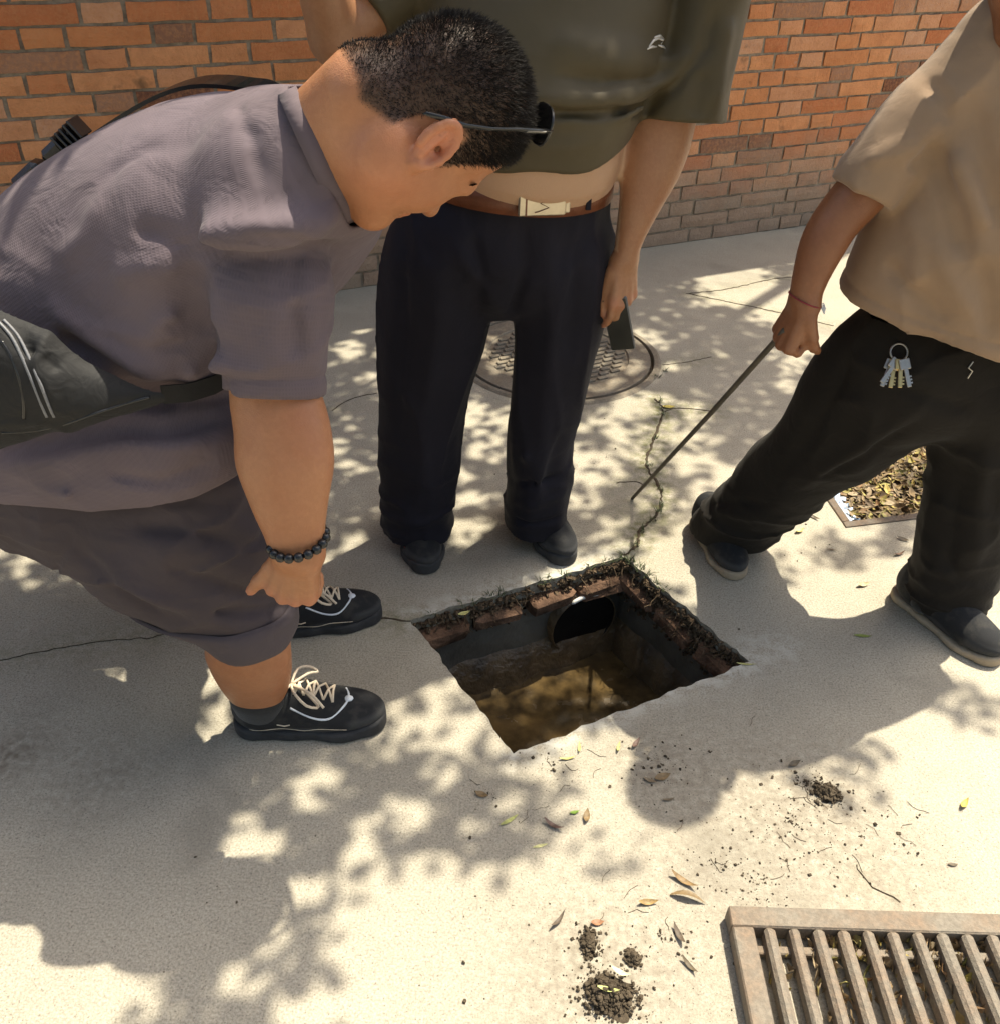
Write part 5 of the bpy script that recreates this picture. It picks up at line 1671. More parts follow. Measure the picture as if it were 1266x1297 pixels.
# phone held in his left hand
ph = empty('phone', tuple(at(784, 420, 1.77)), 'black mobile phone hanging from the standing man\'s hand', 'phone')
pa = at(785, 398, 1.768); pdn = (at(783.5, 440, 1.775) - at(775, 395, 1.768)).normalized(); pn = Vector((-.30, -.90, .22)); pn = (pn - pdn * pn.dot(pdn)).normalized(); ps = pdn.cross(pn)
PM = Matrix((ps, pn, -pdn)).transposed()
pcen = at(786, 426, 1.788) - pdn * .030
mb = MB(); mb.box(pcen, (.052, .0085, .124), PM, bev=.003); mb.build('case', m_simple('grey_case', (.10, .10, .105), .45), ph)
mb = MB(); mb.box(pcen + pn * .0045, (.047, .001, .118), PM); mb.build('screen', m_simple('screen_glass', (.008, .009, .007), .12, .1, 20), ph)

# ================================================================== man with the stick
P3 = empty('person', (.82, 1.75, 0), 'man in tan T-shirt and black trousers striding with a stick', 'person')
t3 = [st((1062, 385), (1335, 470), 1.67, .155), st((1085, 320), (1372, 385), 1.665, .160), st((1125, 240), (1410, 280), 1.66, .155), st((1150, 170), (1440, 180), 1.655, .145), st((1165, 100), (1450, 95), 1.66, .115), st((1220, 40), (1420, 25), 1.67, .07)]
tors3 = tube(t3, k=.03)
ch3 = t3[3][0]; nk3 = at(1312, 50, 1.67)
hd3 = Local(nk3 + Vector((-.03, -.02, .03)), frame((-.45, -.75, -.50), (-.1, -.40, 1)), 1.0, head_local(fat=1.05))
neck3 = rc(nk3, hd3.w((-.03, 0, .06)), .064, .058)
arm3 = tube([(at(1200, 130, 1.655), (1, 0, 0), .05, .05), st((1090, 190), (1150, 225), 1.645, .046), st((1060, 232), (1114, 262), 1.635, .043), st((1031, 272), (1087, 288), 1.625, .042), st((1013, 308), (1070, 312), 1.615, .040), st((1003, 350), (1049, 352), 1.605, .030), st((1001, 376), (1036, 384), 1.60, .024)], k=.02)
w3 = at(1016, 384, 1.60)
STK_TIP = gp(800, 632); STK_H = at(990, 422, 1.60)
hand3, hi3, kn3 = hand_parts(w3, at(990, 428, 1.605) - w3, Vector((-.85, -.35, .35)), Vector((.1, -.9, -.35)), .92, (1.35, 1.5, 1.0), 0, thumb=((.75, .25, .55), (.7, -.1, .7), (.4, -.3, .8)))
arm3l = chain([at(1440, 120, 1.66), at(1475, 270, 1.72), at(1425, 420, 1.66)], [.052, .042, .028], .03)
hand3l, _, _ = hand_parts(at(1425, 420, 1.66), Vector((-.2, -.1, -1)), Vector((1, -.3, 0)), Vector((0, -1, 0)), .9, (.4, .5, .3))
pel3 = at(1195, 455, 1.68)
an3f = Vector((.535, 1.955, .075)); an3r = Vector((.985, 1.675, .075))
core3 = U(.03, [chain([pel3 + Vector((0, 0, .03)), ch3, nk3], [.05, .06, .055]), rc(nk3, at(1200, 130, 1.655), .052, .05), rc(nk3, at(1440, 120, 1.66), .052, .05), chain([pel3 + Vector((0, 0, .03)), at(1060, 530, 1.75), an3f + Vector((.012, -.02, 0))], [.05, .040, .018]), chain([pel3 + Vector((0, 0, .03)), at(1235, 560, 1.68), an3r], [.05, .045, .030])])
body3 = U(.022, [hd3, neck3, arm3, hand3, arm3l, hand3l, core3])
Vb, Qb = nets(body3, (.40, 1.40, .03), (1.40, 2.05, 1.60), .0045, 1)
o = link('body', mesh_np('body', Vb, Qb), M_SKIN3, P3, True)
Lh = hd3.loc(Vb); nh = np.linalg.norm(Lh - np.array((0, 0, .12)), axis=1) < .19
hm = hair_mask_local(Lh) * nh
merge_attr(o, hairy=hm * .9)
hair_blades('hair', hd3, Vb, vnormals(Vb, Qb), hm, 5000, lambda L, m: .008 + .008 * m, P3, M_HAIR)
slv3 = tube([(at(1225, 120, 1.66), (0, 0, 1), .085, .075), st((1135, 118), (1205, 178), 1.652, .074), st((1090, 175), (1160, 220), 1.642, .066), st((1064, 218), (1128, 258), 1.635, .060)], k=.02)
s3d = (at(1060, 275, 1.63) - at(1140, 160, 1.65)).normalized(); s3p = at(1093, 243, 1.635)
s3i = tube([st((1074, 215), (1122, 245), 1.637, .052), st((1040, 265), (1100, 290), 1.625, .052)], k=.01)
slv3l = tube([(at(1390, 100, 1.66), (0, 0, 1), .085, .08), (at(1455, 170, 1.68), (0, 0, 1), .068, .068), (at(1470, 240, 1.71), (0, 0, 1), .064, .064)], k=.02)
h3a = at(1060, 388, 1.60); h3b = at(1266, 450, 1.52)
def shirt3f(P):
    d = tors3(P)
    hem = h3a.z + (P[:, 0] - h3a.x) * (h3b.z - h3a.z) / (h3b.x - h3a.x) + (P[:, 1] - 1.56) * .06
    d = smax(d, hem - P[:, 2], .005) + .0045 * np.exp(-((P[:, 2] - hem - .026) / .005) ** 2)
    a = slv3(P); a = np.maximum(a, (P - A3(s3p)) @ A3(s3d)); a = smax(a, -s3i(P), .004)
    d = smin(smin(d, a, .022), slv3l(P), .02)
    d = smax(d, -rc(nk3, hd3.w((-.02, 0, .06)), .070, .066)(P), .006)
    return d + vnoise(P, (.12, .12, .16)) * .006 - crease(P + vnoise(P, .12)[:, None] * .04, (.13, .13, .20)) * .008
def Q3(px, py): return on_f(shirt3f, px, py, 1.3, 2.0, 0)
f4 = []
for pts, hgt, wid in (([(1186, 188), (1192, 220), (1205, 260), (1225, 330)], -.016, .012), ([(1183, 180), (1170, 200), (1150, 215)], -.012, .010), ([(1205, 190), (1222, 230), (1250, 290)], .010, .013), ([(1230, 130), (1245, 200), (1262, 290)], -.008, .014), ([(1180, 300), (1200, 350), (1230, 400)], .009, .012), ([(1120, 330), (1160, 370), (1200, 410)], -.007, .014), ([(1240, 330), (1250, 380), (1255, 430)], -.008, .012), ([(1150, 260), (1165, 310), (1160, 370)], .006, .016), ([(1100, 210), (1120, 190), (1160, 175)], .004, .012), ([(1175, 100), (1195, 125), (1200, 160)], -.006, .010), ([(1075, 395), (1150, 418), (1240, 440)], -.0035, .004)):
    f4.append(([Q3(*q) for q in pts], hgt * 1.7, wid))
sdf('t_shirt', folds(shirt3f, f4), (.50, 1.38, .52), (1.25, 1.90, 1.36), .0054, M_SHIRT3, P3)
pel3t = tube([st((1082, 400), (1330, 480), 1.675, .125), st((1062, 440), (1330, 520), 1.68, .125)], k=.03)
tf3 = tube([st((1085, 400), (1235, 520), 1.68, .115), st((1042, 452), (1186, 535), 1.70, .108), st((992, 530), (1095, 592), 1.765, .090), st((930, 608), (1018, 642), 1.85, .082), st((890, 648), (962, 686), 1.90, .080), st((884, 660), (958, 694), 1.915, .078)], k=.03)
tr3 = tube([st((1180, 470), (1340, 480), 1.675, .115), st((1186, 545), (1310, 550), 1.67, .10), st((1176, 620), (1292, 625), 1.665, .088), st((1160, 700), (1264, 708), 1.66, .084), st((1154, 745), (1240, 762), 1.66, .082), st((1158, 775), (1238, 790), 1.66, .08)], k=.03)
t3u = U(.03, [pel3t, tf3, tr3])
def trou3f(P):
    low = np.clip((.3 - P[:, 2]) / .2, 0, 1)
    d = t3u(P) + vnoise(P, (.09, .09, .14)) * .008 - crease(P + vnoise(P, .1)[:, None] * .03, (.16, .10, .10)) * .009 - crease(P, (.12, .12, .045)) * .012 * low
    d = np.maximum(d, .030 - P[:, 2])
    return d
def T3(px, py): return on_f(trou3f, px, py, 1.3, 2.2, 0)
f5 = []
for pts, hgt, wid in (([(1180, 500), (1100, 560), (1010, 620)], .012, .014), ([(1160, 530), (1090, 580), (1020, 610)], -.012, .012), ([(1090, 430), (1050, 520), (990, 600)], -.008, .016), ([(1120, 480), (1170, 500), (1230, 520)], -.008, .014), ([(920, 650), (945, 655), (960, 672)], .008, .009), ([(900, 640), (930, 635), (975, 640)], -.008, .009), ([(1250, 560), (1240, 640), (1235, 720)], .010, .014), ([(1200, 700), (1215, 735), (1235, 745)], -.010, .010), ([(1165, 735), (1190, 750), (1230, 740)], .010, .010), ([(1215, 600), (1205, 680), (1200, 730)], -.006, .014)):
    f5.append(([T3(*q) for q in pts], hgt, wid))
trou3 = folds(trou3f, f5)
sdf('trousers', trou3, (.42, 1.42, .0), (1.25, 2.10, .74), .0058, M_TROU3, P3)
for heel, toe in ((Vector((.528, 2.005, 0)), Vector((.585, 1.752, 0))), (Vector((.965, 1.735, 0)), Vector((1.108, 1.482, 0)))):
    so, upL, _ = build_shoe(P3, heel, toe, 'slip', (M_SHOE, M_SOLE3))
for an_ in (an3f, an3r): sdf('sock', rc(an_ + Vector((.005, -.03, -.03)), an_ + Vector((.02, -.03, .03)), .030, .028), an_ - Vector((.07, .07, .08)), an_ + Vector((.07, .07, .11)), .005, M_SOCK, P3)
mb = MB(); zc_ = [on_f(trou3, x, y, 1.3, 2.0, .003) for x, y in ((1232, 458), (1226, 466), (1231, 470), (1225, 479))]
mb.tube(zc_, .0016, 5); mb.build('zip_pull', M_STEEL, P3)
# stick
sd_ = (STK_H - STK_TIP).normalized(); M_STICK = m_simple('dark_rod', (.075, .062, .045), .6, .3, 30, .001, 100)
mb = MB(); mb.tube([STK_TIP + Vector((0, 0, .002)), STK_TIP.lerp(STK_H, .3), STK_TIP.lerp(STK_H, .6) + Vector((.002, 0, 0)), STK_H, STK_H + sd_ * .012], [.0045, .0052, .0055, .0058, .0058], 8)
tag(mb.build('stick', M_STICK, None, True), 'thin dark rod held by the striding man, tip on the ground', 'stick')
# red string bracelet
mb = MB(); wb = at(1019, 379, 1.60); ax = (at(1037, 386, 1.60) - at(1001, 372, 1.60)); a1 = ax.normalized(); wd3 = (at(1000, 420, 1.60) - at(1035, 330, 1.605)).normalized(); a2 = wd3.cross(a1).normalized()
pts = [wb + a1 * cos(t) * .0325 + a2 * sin(t) * .030 for t in np.linspace(0, 2 * pi, 25)]
mb.tube(pts, .0014, 6, False)
rb = mb.build('string_bracelet', m_simple('red_string', (.22, .02, .03), .8), None, True); tag(rb, 'thin red string bracelet on the striding man\'s wrist', 'bracelet')
mb = MB(); kn = wb + a1 * .031
for i in range(4): mb.tube([kn, kn + a1 * .006 + Vector((0, 0, .004 * i - .006)), kn + a1 * .012 + Vector((0, -.002, -.012 + .003 * i))], .0012, 5)
mb.build('tassel', M_WHITE, rb)
# keys
kr = empty('keys', tuple(at(1120, 470, 1.55)), 'bunch of brass and steel keys on the striding man\'s waistband', 'keys')
k0 = on_f(trou3, 1138, 446, 1.3, 2.0, .008); vx = _R; vz = _U
mb = MB(); mb.tube([k0 + vx * cos(t) * .016 + vz * sin(t) * .016 for t in np.linspace(0, 2 * pi, 19)], .002, 6, False); mb.build('key_ring', M_STEEL, kr, True)
for i, (dx, dy, mt_) in enumerate(((-.020, -.050, M_STEEL), (-.010, -.058, M_BRASS), (-.030, -.042, M_STEEL), (-.002, -.052, M_BRASS), (.006, -.030, M_STEEL))):
    dr = (vx * dx + vz * dy).normalized(); sv_ = (vx * -dy + vz * dx).normalized(); o0 = k0 - vz * .014 + vx * (.004 * i - .012) - _fw * (.003 * i)
    mb = MB(); nrm = -_fw
    R3 = Matrix((sv_, nrm, dr)).transposed()
    mb.box(o0 + dr * .010, (.020, .0025, .020), R3, bev=.0011); mb.box(o0 + dr * .036, (.008, .0024, .034), R3, bev=.0008)
    for j in range(3): mb.box(o0 + dr * (.034 + j * .006) + sv_ * .005, (.004, .0022, .003), R3)
    mb.build('key', mt_, kr)
# ------------------------------------------------------------------ eyes and brows
M_EYEW = m_simple('eye_white', (.55, .50, .45), .3, .1, 60); M_IRIS = m_simple('iris', (.02, .012, .008), .15, .1, 60)
for per, hd in ((P1, head1), (P2, hd2), (P3, hd3)):
    for s_ in (-1, 1):
        Mh = Matrix([[float(v) for v in row] for row in hd.M]); sc_ = float(hd.s)
        mb = MB(); mb.ball(hd.w((.0785, s_ * .032, .1165)), 0, 12, Mh, (.0105 * sc_, .0125 * sc_, .0048 * sc_)); e_ = mb.build('eye', M_EYEW, per, True)
        mb = MB(); mb.ball(hd.w((.0855, s_ * .031, .1163)), 0, 10, Mh, (.0042 * sc_, .0048 * sc_, .0044 * sc_)); mb.build('iris', M_IRIS, e_, True)
    if per is not P1:
        mb = MB()
        for _ in range(260):
            sg_ = r8.choice((-1, 1)); t = r8.random(); y = sg_ * (.014 + .042 * t); x = .0935 - .016 * t * t - .004 * t; z = .1345 + .006 * sin(t * 2.6) + r8.uniform(-.003, .003)
            mb.tube([hd.w((x, y, z)), hd.w((x + .001 - .003 * t, y + sg_ * .006, z + .003))], .0006, 3, False)
        o = mb.build('eyebrow', M_HAIR, per); o['kind'] = 'stuff'
# ------------------------------------------------------------------ leaf-filled drain opening
lc = LO + LU * .23 + LV * .21
ld = empty('leaf_drain', (lc.x, lc.y, -.05), 'square drain opening choked with dry leaves between the striding man\'s legs', 'drain')
def L3(u, v, z): p = LO + LU * u + LV * v; return Vector((p.x, p.y, z))
MU = Matrix(((LU.x, LV.x, 0), (LU.y, LV.y, 0), (0, 0, 1)))
M_FRAME = make_iron('drain_frame', (0.15, 0.125, 0.10), (0.17, 0.10, 0.055), .75)
for u, v, sx, sy in ((.23, -.004, .49, .022), (.23, .424, .49, .022), (-.004, .21, .022, .405), (.464, .21, .022, .405)):
    mb = MB(); mb.box(L3(u, v, -.008), (sx, sy, .026), MU, bev=.002, jit=.0008); mb.build('frame_bar', M_FRAME, ld)
mb = MB(); V, F = [], []
for j in range(13):
    for i in range(11):
        u, v = .46 * i / 10, .42 * j / 12
        V.append(L3(u, v, -.052 + .022 * mnoise.noise(Vector((u * 9, v * 9, 1))) + .018 * (1 - abs(u - .23) / .23)))
for j in range(12):
    for i in range(10): a = j * 11 + i; F.append((a, a + 1, a + 12, a + 11))
for (a, b) in (((0, 0), (.46, 0)), ((.46, 0), (.46, .42)), ((.46, .42), (0, .42)), ((0, .42), (0, 0))):
    n0 = len(V); V += [L3(*a, 0.), L3(*b, 0.), L3(*b, -.12), L3(*a, -.12)]; F.append((n0, n0 + 1, n0 + 2, n0 + 3))
mb.add(V, F); mb.build('soil_bed', M_SOIL, ld)
def leaf_mat(name, stops):
    t = NT(name)
    r = t.n('ShaderNodeNewGeometry').outputs['Random Per Island']
    c = t.ramp(r, stops)
    c = t.mix(t.ramp(t.noise(90, 4, .6), [(.4, .35), (.65, 0)]), c, (.05, .035, .02))
    t.base(c); t.set(Roughness=.7)
    t.b.inputs['Specular IOR Level'].default_value = .3
    return t.m
M_DRY = leaf_mat('dry_leaves', [(0, (.19, .125, .065)), (.2, (.34, .25, .14)), (.4, (.10, .065, .038)), (.55, (.42, .33, .21)), (.7, (.24, .13, .06)), (.85, (.30, .28, .10)), (.95, (.5, .38, .12)), (1, (.16, .17, .05))])
def leaf_shape(L, W, curl, n=5):
    """a curled leaf blade in local coordinates: x along"""
    V = []; F = []
    for i in range(n):
        t = i / (n - 1); w = W * math.sin(pi * min(1, max(.04, t)) ** .85) + .0006; x = L * (t - .5); z = curl * (t - .5) ** 2 * 4 * L * .3
        V += [(x, -w / 2, z + abs(curl) * w * .35), (x, 0, z), (x, w / 2, z + abs(curl) * w * .35)]
    for i in range(n - 1):
        a = i * 3; F += [(a, a + 1, a + 4, a + 3), (a + 1, a + 2, a + 5, a + 4)]
    return V, F
mb = MB(); r9 = random.Random(4)
for _ in range(2100):
    u, v = r9.uniform(.01, .45), r9.uniform(.01, .41)
    L = r9.uniform(.018, .05); V, F = leaf_shape(L, L * r9.uniform(.15, .45), r9.uniform(-.8, .8), 4)
    M = Matrix.Rotation(r9.uniform(0, 6.28), 3, 'Z') @ Matrix.Rotation(r9.gauss(0, .45), 3, 'X') @ Matrix.Rotation(r9.gauss(0, .4), 3, 'Y')
    o_ = L3(u, v, -.040 + .016 * (1 - abs(u - .23) / .23) + .016 * r9.random())
    mb.add([o_ + M @ Vector(q) for q in V], F)
o = mb.build('dry_leaf_litter', M_DRY, ld); o['kind'] = 'stuff'
mb = MB()
V, F = [], []
for i in range(15):
    for j in range(5):
        u = .012 + .045 * j / 4; v = .03 + .17 * i / 14
        V.append(L3(u + .004 * r9.random(), v, -.010 - .016 * j / 4 + .010 * r9.uniform(-1, 1)))
for i in range(14):
    for j in range(4): a = i * 5 + j; F.append((a, a + 1, a + 6, a + 5))
mb.add(V, F); mb.build('plastic_scrap', m_simple('pale_plastic', (.50, .60, .74), .35, .25, 40), ld)

# ------------------------------------------------------------------ dirt and litter
def lump(mb, p, s_, r):
    M = Matrix.Rotation(r.uniform(0, 6.28), 3, Vector((r.random(), r.random(), r.random() + .1)).normalized())
    mb.box(Vector(p) + Vector((0, 0, s_ * .25)), (s_ * r.uniform(.7, 1.5), s_, s_ * r.uniform(.4, .8)), M, bev=s_ * .16, jit=s_ * .10)
def heap(px, py, R, n, hgt, label, seed, stretch=(1, 1)):
    r = random.Random(seed); c = gp(px, py); mb = MB()
    for _ in range(n):
        a = r.uniform(0, 6.28); q = abs(r.gauss(0, .5)) * R
        x, y = c.x + q * cos(a) * stretch[0], c.y + q * sin(a) * stretch[1]
        z = max(0, hgt * (1 - q / R)) * r.random()
        lump(mb, (x, y, z), r.choice((.0015, .002, .003, .004, .006, .008)) * (1.1 - .5 * min(1, q / R)), r)
    n0 = len(mb.V); NA, NR = 40, 9                                # the mound itself
    for j in range(NR):
        for i in range(NA):
            a = 2 * pi * i / NA; rr = R * (.62 + .55 * mnoise.noise(Vector((cos(a) * 1.7, sin(a) * 1.7, seed * 3.1)))) * (j / (NR - 1))
            x, y = rr * cos(a) * stretch[0], rr * sin(a) * stretch[1]
            z = hgt * .45 * (1 - (j / (NR - 1)) ** 1.5) * (.75 + .7 * mnoise.noise(Vector((x * 70, y * 70, seed)))) + .002 * mnoise.noise(Vector((x * 300, y * 300, seed)))
            mb.V.append(Vector((c.x + x, c.y + y, max(.0004, z) if j < NR - 1 else .0003)))
    for j in range(NR - 1):
        for i in range(NA):
            a0 = n0 + j * NA + i; a1 = n0 + j * NA + (i + 1) % NA; mb.F.append([a0, a1, a1 + NA, a0 + NA])
    tag(mb.build('soil_heap', M_SOIL), label, 'soil', None, 'stuff')
heap(772, 1262, .050, 1100, .022, 'dark wet soil heap with roots beside the grate', 1, (1.1, .9))
heap(745, 1195, .028, 300, .010, 'small smear of soil just above the dark soil heap', 2, (.8, 1.2))
heap(1046, 1006, .034, 520, .015, 'clod of dry soil on the bare concrete right of the pit', 3)
heap(800, 1215, .018, 150, .010, 'loose soil bits between the heap and the grate', 6)
mb = MB(); r = random.Random(12)
for px, py, R, n in ((838, 975, .09, 90), (1000, 1040, .14, 190), (900, 1090, .22, 90), (760, 1240, .15, 140), (1090, 1060, .16, 80), (850, 1190, .14, 70), (700, 970, .10, 50), (1020, 990, .06, 90), (620, 1010, .06, 20), (960, 1120, .10, 120), (1150, 1080, .3, 40), (600, 1150, .4, 30), (300, 1120, .5, 15), (750, 560, .4, 25), (1000, 700, .4, 25)):
    c = gp(px, py)
    for _ in range(n):
        a = r.uniform(0, 6.28); q = abs(r.gauss(0, .55)) * R
        x, y = c.x + q * cos(a), c.y + q * sin(a)
        if in_poly(x, y, [(p.x, p.y) for p in PIT]): continue
        lump(mb, (x, y, 0), r.choice((.001, .0012, .0015, .0015, .002, .002, .003, .0045)) * r.uniform(.7, 1.3), r)
tag(mb.build('soil_crumbs', M_SOIL), 'crumbs of soil strewn over the concrete', 'soil', None, 'stuff')
mb = MB()
for _ in range(38):
    px, py = r.choice(((990, 1060), (900, 1100), (830, 1180), (1100, 1060), (1020, 1010), (700, 975))); c = gp(px + r.gauss(0, 55), py + r.gauss(0, 40)); d = r.uniform(0, 6.28); P = [Vector((c.x, c.y, .001))]
    if in_poly(c.x, c.y, [(p.x, p.y) for p in PIT]): continue
    for _k in range(4): d += r.gauss(0, .5); P.append(P[-1] + Vector((cos(d), sin(d), 0)) * r.uniform(.004, .013))
    mb.tube(P, .0005, 3)
tag(mb.build('root_threads', M_ROOT), 'thin dry root threads strewn over the concrete', 'roots', None, 'stuff')
# leaf litter under the grate
mb = MB()
for _ in range(520):
    x = r.uniform(x0 + fw_, x1 - fw_); y = y1 - fw_ - abs(r.gauss(0, .06)) if r.random() < .7 else r.uniform(y0 + fw_, y1 - fw_)
    if x < x0 + .12 and r.random() < .75: continue
    L = r.uniform(.008, .03); V, F = leaf_shape(L, L * r.uniform(.12, .4), r.uniform(-.8, .8), 4)
    M = Matrix.Rotation(r.gauss(1.4, .8), 3, 'Z') @ Matrix.Rotation(r.gauss(0, .5), 3, 'X') @ Matrix.Rotation(r.gauss(0, .4), 3, 'Y')
    mb.add([Vector((x, max(y, y0), r.uniform(.004, .024))) + M @ Vector(q) for q in V], F)
o = mb.build('trapped_leaf_litter', M_DRY, grate); o['kind'] = 'stuff'
# single fallen leaves
LEAVES = [  # picture place, length, width ratio, angle, curl, colour, label
    (820, 1144, .034, .30, .1, .8, (.34, .20, .07), 'curled brown leaf with a yellow lining, left of the crossing pair'),
    (865, 1118, .050, .22, -.6, .8, (.26, .15, .06), 'rolled brown leaf, upper of the crossing pair above the grate'),
    (870, 1140, .060, .20, -.25, -.6, (.23, .14, .06), 'long dark brown leaf, lower of the crossing pair above the grate'),
    (742, 1035, .030, .40, 1.4, .7, (.24, .12, .06), 'crumpled brown leaf below the round head shadow\'s left'),
    (727, 1030, .018, .45, .3, .4, (.16, .26, .04), 'small bright green leaf touching a brown one'),
    (645, 1040, .040, .22, .65, .2, (.42, .44, .16), 'pale green slender leaf lying in the tree shade'),
    (684, 1072, .028, .20, .3, .1, (.50, .48, .22), 'pale yellow sliver of leaf at the tree shade\'s edge'),
    (718, 962, .032, .20, .2, .5, (.46, .40, .15), 'yellow sliver of leaf by the pit\'s near edge'),
    (733, 948, .026, .22, 1.5, .6, (.40, .36, .14), 'thin yellowish leaf upright by the pit\'s near edge'),
    (700, 1048, .040, .25, -.5, .9, (.18, .10, .07), 'shrivelled dark leaf left of the brown and green pair'),
    (1220, 1020, .030, .35, .8, .9, (.46, .36, .08), 'lone twisted yellow leaf at the far right on bare concrete'),
    (1206, 1096, .018, .4, 0., .3, (.13, .09, .05), 'tiny dark leaf alone near the right edge'),
    (1092, 806, .040, .26, -.05, .1, (.20, .26, .05), 'green blade of leaf in the striding man\'s shadow'),
    (944, 842, .042, .14, -.05, .2, (.46, .44, .17), 'pale straw-like leaf at the pit\'s right corner'),
    (1012, 674, .030, .42, .6, .8, (.60, .50, .20), 'bright yellow crumpled leaf near the striding man\'s front shoe'),
    (968, 679, .026, .3, 0., .4, (.30, .22, .08), 'small tan leaf beside the striding man\'s front shoe'),
    (1053, 697, .024, .2, -.3, .4, (.24, .15, .08), 'thin brown leaf stalk midway between the striding man\'s shoes'),
    (1030, 656, .036, .25, -.8, .7, (.16, .10, .06), 'dark curled leaf by the leaf drain\'s front corner'),
    (1143, 684, .030, .4, -.5, .5, (.10, .08, .05), 'dark leaf just below the leaf drain\'s front edge'),
    (1138, 703, .034, .25, .4, .8, (.22, .11, .06), 'red-brown twisted leaf left of the rear trouser leg'),
    (1092, 742, .034, .35, .3, .9, (.52, .42, .24), 'pale torn leaf above the leg shadow\'s edge'),
    (804, 943, .030, .3, 1.0, .8, (.18, .10, .07), 'dark curled leaf inside the round head shadow, upper one'),
    (782, 948, .026, .24, 1.3, .9, (.42, .34, .22), 'pale curled stalk on the left rim of the head shadow'),
    (838, 985, .034, .45, .4, .5, (.25, .13, .08), 'broad red-brown leaf in the middle of the head shadow'),
    (822, 990, .026, .4, -.4, .5, (.24, .17, .10), 'small brown leaf left of centre in the head shadow'),
    (846, 1014, .024, .3, .2, .5, (.24, .16, .08), 'small tan leaf near the head shadow\'s lower rim'),
    (707, 1168, .036, .2, .9, 1.0, (.12, .08, .05), 'dark hooked leaf curl left of the soil heap'),
    (756, 1170, .022, .5, .1, .6, (.34, .15, .07), 'orange-brown leaf scrap above the soil heap'),
    (858, 1185, .038, .25, 1.9, .9, (.11, .08, .05), 'dark forked leaf left of the grate corner'),
    (872, 1225, .034, .22, -.9, .9, (.15, .10, .06), 'dark rolled leaf left of the grate frame'),
    (783, 1243, .032, .3, -.4, .9, (.56, .50, .34), 'cream leaf curl lying on the soil heap'),
    (768, 1263, .034, .22, -.15, .5, (.42, .44, .14), 'yellow-green leaf sliver lying on the soil heap'),
    (610, 1008, .026, .5, -.3, .6, (.24, .13, .08), 'brown leaf scrap in the tree shade below the pit'),
    (1005, 968, .028, .4, .5, .6, (.14, .10, .07), 'dark leaf scrap above the dry soil clod'),
    (588, 778, .030, .45, .5, .4, (.44, .44, .12), 'yellow-green leaf caught on the pit\'s far rim'),
    (846, 516, .040, .5, .1, .3, (.55, .44, .10), 'yellow leaf beside the manhole cover crack'),
]
for px, py, L, wr_, ang, curl, col, lab in LEAVES:
    if col[0] > col[1] * 1.3: col = (col[0] * .78, col[1] * .86, col[2] * .95)
    c = gp(px, py); zb = .0015
    if 'soil heap' in lab and 'on the' in lab: zb = .022
    V, F = leaf_shape(L, L * wr_, curl, 7)
    zmin = min(v[2] for v in V)
    M = Matrix.Rotation(ang, 3, 'Z') @ Matrix.Rotation(random.uniform(-.3, .3), 3, 'X')
    me = mesh_from('fallen_leaf', [M @ Vector((v[0], v[1], v[2] - zmin)) for v in V], F)
    key = 'leaf_%d' % (int(col[0] * 30) * 100 + int(col[1] * 30))
    mt_ = bpy.data.materials.get(key) or m_simple(key, col, .6, .35, 150, .0006, 200)
    o = link('fallen_leaf', me, mt_, None, True); zl = min((M @ Vector((v[0], v[1], v[2] - zmin))).z for v in V)
    o.location = (c.x, c.y, zb - zl)
    tag(o, lab, 'leaf', 'fallen leaves on the concrete')

# ------------------------------------------------------------------ tree behind the wall: its crown throws the dappled shade
RX0, RX1, RY0, RY1, RS = -900, 2300, 250, 2300, 3
W_, H_ = (RX1 - RX0) // RS, (RY1 - RY0) // RS
mask = np.zeros((H_, W_), f32)
gx, gy = np.meshgrid(np.arange(W_) * RS + RX0, np.arange(H_) * RS + RY0)
def fill(poly, v):
    inside = np.zeros(mask.shape, bool); n = len(poly)
    for i in range(n):
        ax_, ay_ = poly[i]; bx_, by_ = poly[(i + 1) % n]
        if ay_ == by_: continue
        cnd = ((ay_ > gy) != (by_ > gy)) & (gx < (bx_ - ax_) * (gy - ay_) / (by_ - ay_) + ax_)
        inside ^= cnd
    mask[inside] = v
def spot(x, y, r, v=0., asp=.62):
    m = ((gx - x) / r) ** 2 + ((gy - y) / (r * asp)) ** 2 < 1
    mask[m] = v
mask[:] = 0.
fill([(-900, 250), (430, 250), (480, 380), (480, 780), (300, 800), (-100, 980), (-900, 1500)], 1)
fill([(430, 250), (800, 250), (860, 340), (900, 440), (900, 560), (880, 640), (800, 690), (790, 700), (500, 700), (430, 700)], 1)
fill([(480, 690), (700, 690), (700, 735), (520, 785), (470, 780)], 1)
fill([(300, 770), (520, 790), (575, 875), (500, 892), (480, 905), (330, 900)], 1)
fill([(-900, 900), (100, 905), (250, 880), (330, 960), (330, 1030), (190, 1168), (-900, 1150)], 1)
fill([(500, 900), (470, 935), (480, 1000), (430, 1125), (440, 1140), (412, 1190), (410, 1260), (480, 1330), (100, 1400), (160, 1297), (225, 1207), (285, 1138), (345, 1085), (315, 1035), (330, 950), (420, 900)], 1)
fill([(480, 945), (560, 938), (600, 962), (640, 975), (700, 985), (725, 1012), (690, 1050), (655, 1105), (600, 1095), (560, 1082), (520, 1105), (465, 1085)], 1)
fill([(720, 1055), (760, 1070), (805, 1058), (790, 1092), (740, 1097)], 1)
fill([(895, 905), (960, 878), (1030, 885), (1062, 928), (1135, 958), (1115, 992), (1060, 968), (1000, 988), (940, 962), (905, 935)], 1)
rm = random.Random(21)
